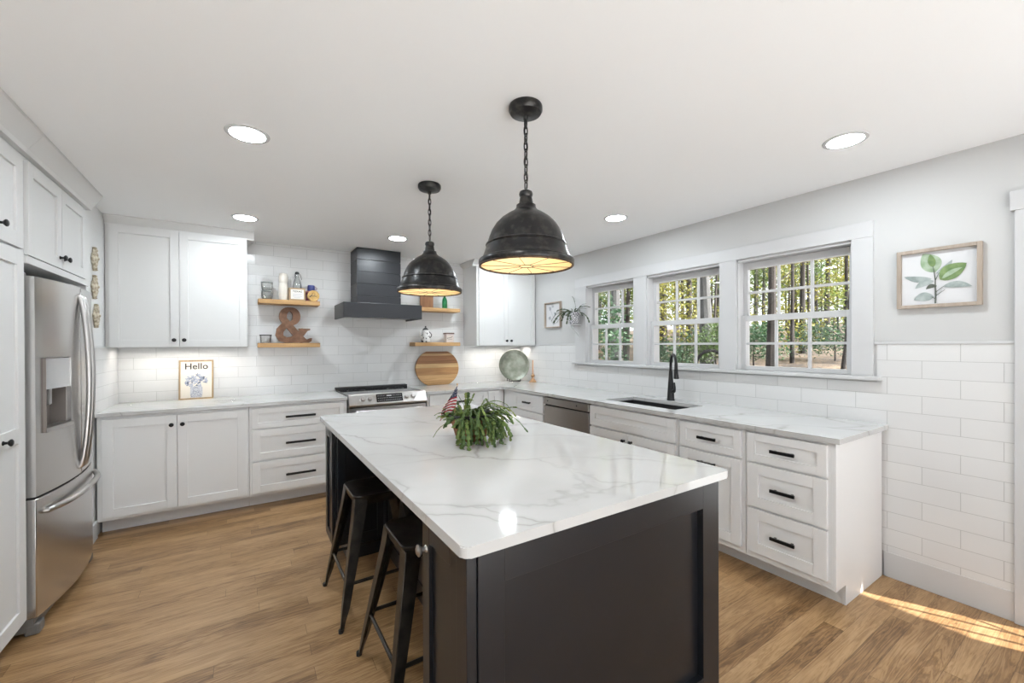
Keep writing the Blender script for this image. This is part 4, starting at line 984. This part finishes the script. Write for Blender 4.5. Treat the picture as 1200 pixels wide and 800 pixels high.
bm = bmn(); lathe(bm, [(0, 0), (.034, 0), (.038, .005), (.043, .05), (.043, .13), (.036, .165), (.034, .175), (0, .175)], 28, (.333, 4.735, SU)); obj('body', bm, M_ceram, r)
bm = bmn(); lathe(bm, [(0, .1755), (.036, .1755), (.041, .19), (.042, .225), (.038, .240), (.036, .245), (.037, .262), (.030, .268), (0, .268)], 28, (.333, 4.735, SU)); obj('lid', bm, M_ceram, r)
r = thing('sign_block', 'small wooden block with white lettered panel on the upper left shelf', 'sign', (.452, 4.72, SU))
bm = bmn(); box(bm, .378, .527, 4.69, 4.745, SU+.0005, SU+.128); obj('block', bm, wood('sign_wood', (.34, .22, .12), (.50, .36, .22), 0), r, .002)
bm = bmn(); box(bm, .394, .511, 4.687, 4.6899, SU+.016, SU+.112); obj('panel', bm, mat('panel_white', (.82, .80, .76), .5), r)
bm = bmn(); MS = Matrix(((1, 0, 0, .4525), (0, 0, -1, 4.6865), (0, 1, 0, SU+.092), (0, 0, 0, 1))); text_into(bm, 'TEXAS', .024, MS, .0003, .0006, 1.25)
for k, w in enumerate((.084, .076, .084, .06)): box(bm, .4525-w/2, .4525+w/2, 4.6862, 4.687, SU+.066-k*.012, SU+.0695-k*.012, 1)
obj('lettering', bm, [bpy.data.materials['ink_black'], mat('ink_grey', (.50, .51, .56), .6)], r, recalc=False)
r = thing('glass_bottle', 'clear swing-top glass bottle behind the lettered wooden block', 'bottle', (.462, 4.79, SU))
bm = bmn(); lathe(bm, [(0, 0), (.040, 0), (.043, .006), (.043, .165), (.036, .205), (.019, .240), (.016, .275), (.019, .280), (.014, .282), (.013, .24), (.032, .203), (.039, .16), (.039, .01), (0, .008)], 28, (.462, 4.79, SU)); obj('glass', bm, M_clear, r)
bm = bmn(); lathe(bm, [(0, .281), (.017, .281), (.018, .30), (.012, .305), (0, .305)], 18, (.462, 4.79, SU)); obj('stopper', bm, M_blackm, r)
bm = bmn(); tube(bm, [(.480, 4.79, SU+.292), (.492, 4.785, SU+.27), (.503, 4.78, SU+.235), (.500, 4.78, SU+.225)], .002, 6); tube(bm, [(.444, 4.79, SU+.292), (.440, 4.785, SU+.262), (.446, 4.78, SU+.24)], .002, 6); obj('wire_clip', bm, M_black, r)
r = thing('round_tin', 'round golden yellow tin standing on edge at the shelf end', 'tin', (.600, 4.70, SU))
bm = bmn(); MT2 = Matrix(((1, 0, 0, .600), (0, 0, -1, 4.725), (0, 1, 0, SU+.0565), (0, 0, 0, 1)))
lathe(bm, [(0, 0), (.053, 0), (.056, .004), (.056, .046), (.052, .050), (.049, .048), (0, .048)], 36, MT2); obj('tin', bm, noisy('mustard', (.50, .30, .08), (.70, .48, .20), 30, .4), r)
bm = bmn()
for u, v, s in ((-.020, .0, .012), (-.004, -.004, .008), (.010, -.002, .009), (.022, -.006, .006), (-.012, .018, .008), (-.030, -.012, .010), (.012, .018, .006)): prism(bm, leafshape((.60+u-s, SU+.0565+v), (.60+u+s, SU+.0565+v+s*.3), s*1.1, 5), .0006, lambda a, c, w: (a, 4.6768-w, c))
obj('printed_marks', bm, mat('tin_print', (.08, .055, .03), .5), r)
r = thing('gift_box', 'small maroon box under the blue mug on the upper left shelf', 'box', (.592, 4.79, SU))
bm = bmn(); box(bm, .540, .645, 4.740, 4.832, SU+.0005, SU+.096); obj('carton', bm, mat('maroon', (.22, .035, .075), .6), r, .002)
bm = bmn(); box(bm, .538, .647, 4.738, 4.834, SU+.096, SU+.112); obj('lid', bm, mat('dusty_pink', (.55, .26, .26), .6), r, .002)
r = thing('mug', 'blue mug with pale handle lying above the yellow tin', 'mug', (.595, 4.785, SU+.112))
bm = bmn(); lathe(bm, [(0, 0), (.030, 0), (.034, .004), (.036, .03), (.033, .062), (.031, .062), (.033, .03), (.030, .008), (0, .006)], 28, (.592, 4.785, SU+.1125)); obj('cup', bm, mat('cobalt', (.045, .06, .22), .3), r)
bm = bmn(); tube(bm, [(.592+.034+.022*sin(pi*k/8), 4.785, SU+.1125+.012+.040*k/8) for k in range(9)], .0045, 8); obj('handle', bm, mat('handle_taupe', (.45, .36, .38), .4), r)
# lower shelf
r = thing('glass_jar', 'squat clear glass dish with black rim left of the ampersand', 'jar', (.178, 4.735, SLo))
bm = bmn(); lathe(bm, [(0, 0), (.042, 0), (.047, .005), (.052, .075), (.049, .075), (.044, .008), (0, .007)], 32, (.178, 4.735, SLo+.0005)); obj('dish', bm, M_clear, r)
bm = bmn(); lathe(bm, [(.049, .074), (.054, .074), (.054, .080), (.049, .080)], 32, (.178, 4.735, SLo+.0005)); obj('rim', bm, M_black, r)
# ampersand
r = thing('ampersand_sign', 'large rusty brown ampersand standing on the lower left shelf', 'sign', (.43, 4.75, SLo))
def am(u, v, w): return (.262+(u-228)/277*.330, 4.785-w, SLo+.001+(678-v)/278*.358)
bm = bmn(); T = .055
stroke(bm, [(335+51*cos(2*pi*k/28), 470-54*sin(2*pi*k/28)) for k in range(28)], [30+28*abs(cos(2*pi*k/28)) for k in range(30)], T, am, closed=True)
stroke(bm, [(288, 490), (314, 524), (345, 562), (385, 610), (440, 668)], [46, 50, 52, 54, 54], T*.98, am)
stroke(bm, [(336, 520), (292, 545), (262, 580), (256, 615), (272, 643), (310, 655), (352, 648), (385, 625), (412, 600), (440, 572)], [44, 52, 56, 58, 52, 44, 42, 42, 40, 34], T*.96, am)
prism(bm, [(402, 564), (490, 564), (490, 576), (468, 584), (440, 622), (412, 606), (424, 584), (402, 576)], T*.97, am)
prism(bm, [(398, 640), (468, 650), (490, 640), (505, 640), (500, 664), (478, 677), (398, 677)], T*.95, am)
prism(bm, [(284, 640), (420, 640), (420, 677), (300, 677), (278, 668)], T*.94, am)
obj('letterform', bm, M_rust, r)

# ------------------------------------------------------------------ shelf items, right of hood
r = thing('wood_panel', 'upright brown wooden board behind the farther pendant on the right shelf', 'board', (1.845, 4.77, 1.845))
bm = bmn()
for k in range(3): box(bm, 1.765+k*.054, 1.765+k*.054+.0535, 4.750, 4.772, 1.8455, 2.09)
box(bm, 1.77, 1.922, 4.772, 4.784, 1.87, 1.90); box(bm, 1.77, 1.922, 4.772, 4.784, 2.03, 2.06); obj('planks', bm, wood('brown_plank', (.20, .085, .035), (.32, .15, .065), 2), r, .001)
r = thing('green_bottle', 'small green glass bottle on the upper right shelf', 'bottle', (2.068, 4.735, 1.845))
bm = bmn(); lathe(bm, [(0, 0), (.028, 0), (.031, .005), (.031, .095), (.026, .118), (.012, .142), (.011, .168), (.014, .171), (.014, .178), (0, .178)], 24, (2.068, 4.735, 1.8455)); obj('glass', bm, mat('green_glass', (.02, .30, .10), .08, Transmission_Weight=.55), r)
bm = bmn(); lathe(bm, [(0, .178), (.009, .178), (.009, .196), (0, .196)], 14, (2.068, 4.735, 1.8455)); obj('cork', bm, mat('dark_cork', (.05, .04, .03), .8), r)
# teapot
tp = Vector((1.822, 4.735, 1.4345))
M_enam = noisy('patterned_enamel', (.06, .06, .065), (.80, .80, .79), 24, .25, lo=.40, hi=.46, detail=2)
r = thing('teapot', 'tall white enamel teapot with black pattern on the lower right shelf', 'teapot', tp)
bm = bmn(); lathe(bm, [(0, 0), (.050, 0), (.055, .006), (.052, .05), (.043, .11), (.037, .142), (.038, .146), (0, .146)], 28, Matrix.Translation(tp)); obj('body', bm, M_enam, r)
bm = bmn(); lathe(bm, [(0, .1465), (.037, .1465), (.034, .155), (.018, .172), (.007, .178), (.010, .186), (.009, .194), (0, .198)], 24, Matrix.Translation(tp)); obj('lid', bm, mat('lid_black', (.05, .05, .055), .3), r)
bm = bmn(); tube(bm, [tp+Vector(q) for q in ((-.040, 0, .05), (-.062, 0, .075), (-.066, 0, .11), (-.076, 0, .145))], [.013, .011, .009, .007], 12); obj('spout', bm, M_enam, r)
bm = bmn(); tube(bm, [tp+Vector((.040+.036*sin(pi*k/9), 0, .13-.085*k/9)) for k in range(10)], .005, 8); obj('handle', bm, bpy.data.materials['lid_black'], r)
r = thing('tin_box', 'small cream box with script lettering and dark rim on the lower right shelf', 'box', (2.12, 4.735, 1.4345))
bm = bmn(); box(bm, 2.072, 2.170, 4.695, 4.775, 1.4345, 1.535); obj('box', bm, mat('box_cream', (.66, .58, .54), .5), r, .002)
bm = bmn(); box(bm, 2.066, 2.176, 4.689, 4.781, 1.535, 1.552); obj('lid', bm, mat('box_rim', (.16, .10, .09), .5), r, .002)
bm = bmn()
stroke(bm, [(2.084, 1.478), (2.094, 1.492), (2.100, 1.480), (2.108, 1.494), (2.114, 1.484), (2.124, 1.497), (2.130, 1.488), (2.140, 1.501), (2.156, 1.506)], [.005, .006, .004, .006, .004, .006, .004, .005, .002], .0006, lambda u, v, w: (u, 4.6948-w, v))
stroke(bm, [(2.090, 1.466), (2.150, 1.474)], .003, .0006, lambda u, v, w: (u, 4.6948-w, v)); obj('script_mark', bm, bpy.data.materials['ink_black'], r)

# ------------------------------------------------------------------ woods outside the windows
def gz(x, y): return -.30+.065*max(0, x-3.4)+.10*noise.noise(Vector((x*.15, y*.15, 0)))
mG, nt, b = newmat('leaf_litter_dapple')
v = coords(nt); n1 = noise_(nt, coords(nt, (.9, .35, .9)), 1.1, 5, .7); n2 = noise_(nt, v, 9, 5, .7)  # broad noise puts dappled tree shade into the colour; fine noise is leaves
f = math_(nt, 'ADD', math_(nt, 'MULTIPLY', n1.outputs[0], .5), math_(nt, 'MULTIPLY', n2.outputs[0], .5))
L(nt, ramp(nt, f, [(.40, (.008, .0055, .0035)), (.47, (.03, .02, .012)), (.52, (.07, .048, .028)), (.60, (.135, .10, .062))]), b.inputs['Base Color']); b.inputs['Roughness'].default_value = .95; bump(nt, b, n2.outputs[0], .6, .05)
bm = bmn(); nx, ny = 60, 80; g = []
for i in range(nx+1):
    x = 3.42+(i/nx)**1.6*80; g.append([bm.verts.new((x, -25+j/ny*110, gz(x, -25+j/ny*110))) for j in range(ny+1)])
for i in range(nx):
    for j in range(ny): bm.faces.new((g[i][j], g[i+1][j], g[i+1][j+1], g[i][j+1])).smooth = True
struct('ground_outside', bm, mG, 'leaf covered forest floor')
bm = bmn(); box(bm, -30, 3.42, -40, -3.3, -.5, -.1); struct('patio_bounce_slab', bm, mat('patio', (.62, .625, .63), .9), 'unseen pale patio added behind the house to bounce sunlight')  # unseen patio added pale to bounce sunlight in through the rear glazing
LF = [leaf('leaf_yellow', (.13, .135, .017), (.26, .24, .046), .9), leaf('leaf_lime', (.065, .11, .017), (.17, .195, .042), .9), leaf('leaf_evergreen', (.014, .046, .02), (.05, .11, .046), 1.2), leaf('leaf_green', (.03, .072, .017), (.10, .15, .038), 1.0)]
def leaves(bm, c, rad, n, s, rr, hollow=.0):
    for k in range(n):
        a, z = rr.random()*2*pi, rr.uniform(-1, 1); q = rr.random()**.45; h = (1-z*z)**.5
        p = Vector((c[0]+rad[0]*q*h*cos(a), c[1]+rad[1]*q*h*sin(a), c[2]+rad[2]*q*z))
        d = Vector((rr.uniform(-1, 1), rr.uniform(-1, 1), rr.uniform(-.6, .6))).normalized(); e = d.cross(Vector((rr.uniform(-1, 1), rr.uniform(-1, 1), rr.uniform(-1, 1)))).normalized()
        l = s*(.6+.8*rr.random()); w = l*.55
        bm.faces.new([bm.verts.new(p+q_) for q_ in (-d*l*.5, e*w*.5, d*l*.5, -e*w*.5)])
def trunk_bm(x, y, z0, h, r0, rr, nb=5, lean=.02):
    bm = bmn(); lx, ly = rr.uniform(-lean, lean), rr.uniform(-lean, lean); P = []
    for k in range(10):
        t = k/9; P.append((x+lx*h*t+.06*sin(t*7+x), y+ly*h*t, z0-.1+h*t))
    tube(bm, P, [r0*(1.35 if k == 0 else 1.08 if k == 1 else 1-.06*k) for k in range(10)], 10)
    ends = []
    for k in range(nb):
        t = rr.uniform(.25, .95); i = t*9; b0 = Vector(P[int(i)]); a = rr.random()*2*pi; ln = rr.uniform(.6, 1.8)
        b1 = b0+Vector((cos(a)*ln*.5, sin(a)*ln*.5, ln*.35)); b2 = b0+Vector((cos(a)*ln, sin(a)*ln, ln*.8)); rb = r0*.22
        tube(bm, [b0, b1, b2], [rb, rb*.7, rb*.3], 6); ends.append(b2)
    return bm, ends, P[-1]
from mathutils import Euler
def fromcam(px, d):
    yw = radians(32.759); lat = (px-600)/487.93*d; return d*sin(yw)+lat*cos(yw), d*cos(yw)-lat*sin(yw)
def tree(px, d, rad, h, mat_i, nl, label, group=None, bark=None, crown=None, ls=.16, name='tree', lean=.02, seed=0):
    x, y = fromcam(px, d); rr = random.Random(seed+int(px*7+d*13)); z0 = gz(x, y)
    r = thing(name, label, 'tree', (x, y, z0), group)
    bm, ends, tip = trunk_bm(x, y, z0, h, rad, rr, 6, lean); obj('trunk', bm, bark or M_bark, r)
    if nl:
        bm = bmn(); c = crown or (2.2, 1.5, 3.5)     # height centre, radius, half height
        n = max(1, nl//7)
        for e in range(7):
            a = rr.random()*2*pi; q = rr.random()**.5; cc = (x+c[1]*q*cos(a), y+c[1]*q*sin(a), z0+c[0]+rr.uniform(-1, 1)*c[2]); leaves(bm, cc, (c[1]*.55, c[1]*.55, c[2]*.35), n, ls, rr)
        obj('foliage', bm, LF[mat_i], r, recalc=False)
# prominent trunks
tree(724, 13, .155, 14, 3, 0, 'thick grey tree trunk seen through the left kitchen window', bark=M_barkg)
tree(828, 15, .20, 15, 3, 0, 'broad grey tree trunk in the upper right panes of the middle window', bark=M_barkg)
tree(809, 19, .13, 15, 0, 0, 'dark slim tree trunk left of centre in the middle window')
tree(903, 12, .115, 13, 0, 0, 'thick dark tree trunk in the left panes of the right window')
tree(929, 16, .065, 13, 0, 0, 'thin dark tree trunk in the centre panes of the right window')
tree(941, 20, .13, 14, 0, 0, 'dark tree trunk just right of centre in the right window')
tree(985, 10, .05, 6, 0, 0, 'leaning thin sapling stem at the right edge of the right window', lean=.10)
tree(735, 22, .12, 14, 0, 0, 'slim trunk right of the thick grey one in the left window')
tree(776, 23, .16, 14, 0, 0, 'tree trunk in the left panes of the middle window')
# sunlit undergrowth trees
rr = random.Random(77)
for i in range(30):
    px = 640+i*13.5+rr.uniform(-6, 6); d = rr.uniform(16, 36)
    tree(px, d, .05+.05*rr.random(), rr.uniform(6, 11), rr.choice((0, 0, 1, 1, 3)), 2400, 'slender sunlit woodland tree with yellow-green leaves beyond the windows', 'sunlit woodland trees', crown=(rr.uniform(3.5, 6.5), rr.uniform(1.4, 2.4), rr.uniform(2.2, 3.6)), ls=.125, seed=i)
for i in range(30):
    px = 600+i*15+rr.uniform(-7, 7); d = rr.uniform(24, 52)
    tree(px, d, .10+.12*rr.random(), rr.uniform(13, 18), rr.choice((0, 1, 3)), 900, 'tall straight woodland tree deep in the forest', 'deep forest trees', crown=(rr.uniform(7, 11), 2.6, 4.2), ls=.20, seed=100+i)
for k, (px, d, hh, w, lb) in enumerate(((700, 9.5, 2.6, 1.0, 'blue-green evergreen in the left panes of the left window'), (800, 17, 1.3, 1.5, 'green bush low in the middle window'), (838, 14, 1.9, 1.0, 'green shrub at the right of the middle window'),
                                  (884, 15, 1.6, 1.2, 'green bush low at the left of the right window'), (978, 16, 1.8, 1.5, 'green bush low at the right of the right window'), (640, 13, 1.6, 1.4, 'green bush hidden left of the windows'))):
    x, y = fromcam(px, d); z0 = gz(x, y); rr = random.Random(900+k)
    r = thing('evergreen_shrub', lb, 'shrub', (x, y, z0)); bm, e, tp_ = trunk_bm(x, y, z0, hh, .03, rr, 6); obj('stem', bm, M_bark, r)
    bm = bmn()
    for q in range(8):
        a = rr.random()*2*pi; leaves(bm, (x+w*.5*cos(a), y+w*.5*sin(a), z0+hh*rr.uniform(.2, 1.0)), (w*.55, w*.55, hh*.28), 330, .085, rr)
    obj('foliage', bm, LF[2 if k != 2 else 3], r, recalc=False)
# far tree line
bm = bmn(); rr = random.Random(55)
for i in range(60):
    x, y = fromcam(480+i*13, rr.uniform(56, 74)); leaves(bm, (x, y, gz(x, y)+rr.uniform(1, 13)), (5, 5, 4.5), 150, .8, rr)
o = obj('distant_foliage', bm, LF[1], recalc=False); tag(o, 'hazy mass of distant leaves closing the forest view', 'foliage', kind='stuff')
# iron ring rack outside
M_void = mat('dull_black_iron', (.004, .004, .004), .9, spec=.1)
x, y = fromcam(833, 12.5); z0 = gz(x, y)
r = thing('firewood_ring', 'round black iron ring standing outside the middle window', 'ring', (x, y, z0))
dv = Vector((cos(radians(32.8)), -sin(radians(32.8)), 0)); bm = bmn(); zc = .765
tube(bm, [Vector((x, y, zc))+dv*.44*cos(2*pi*k/48)+Vector((0, 0, .44*sin(2*pi*k/48))) for k in range(48)], .045, 10, closed=True); obj('ring', bm, M_void, r)
bm = bmn()
for s in (-.28, .28): tube(bm, [Vector((x, y, zc-.33))+dv*s, Vector((x, y, z0-.02))+dv*s*1.3], .02, 8)
obj('feet', bm, M_blackm, r)
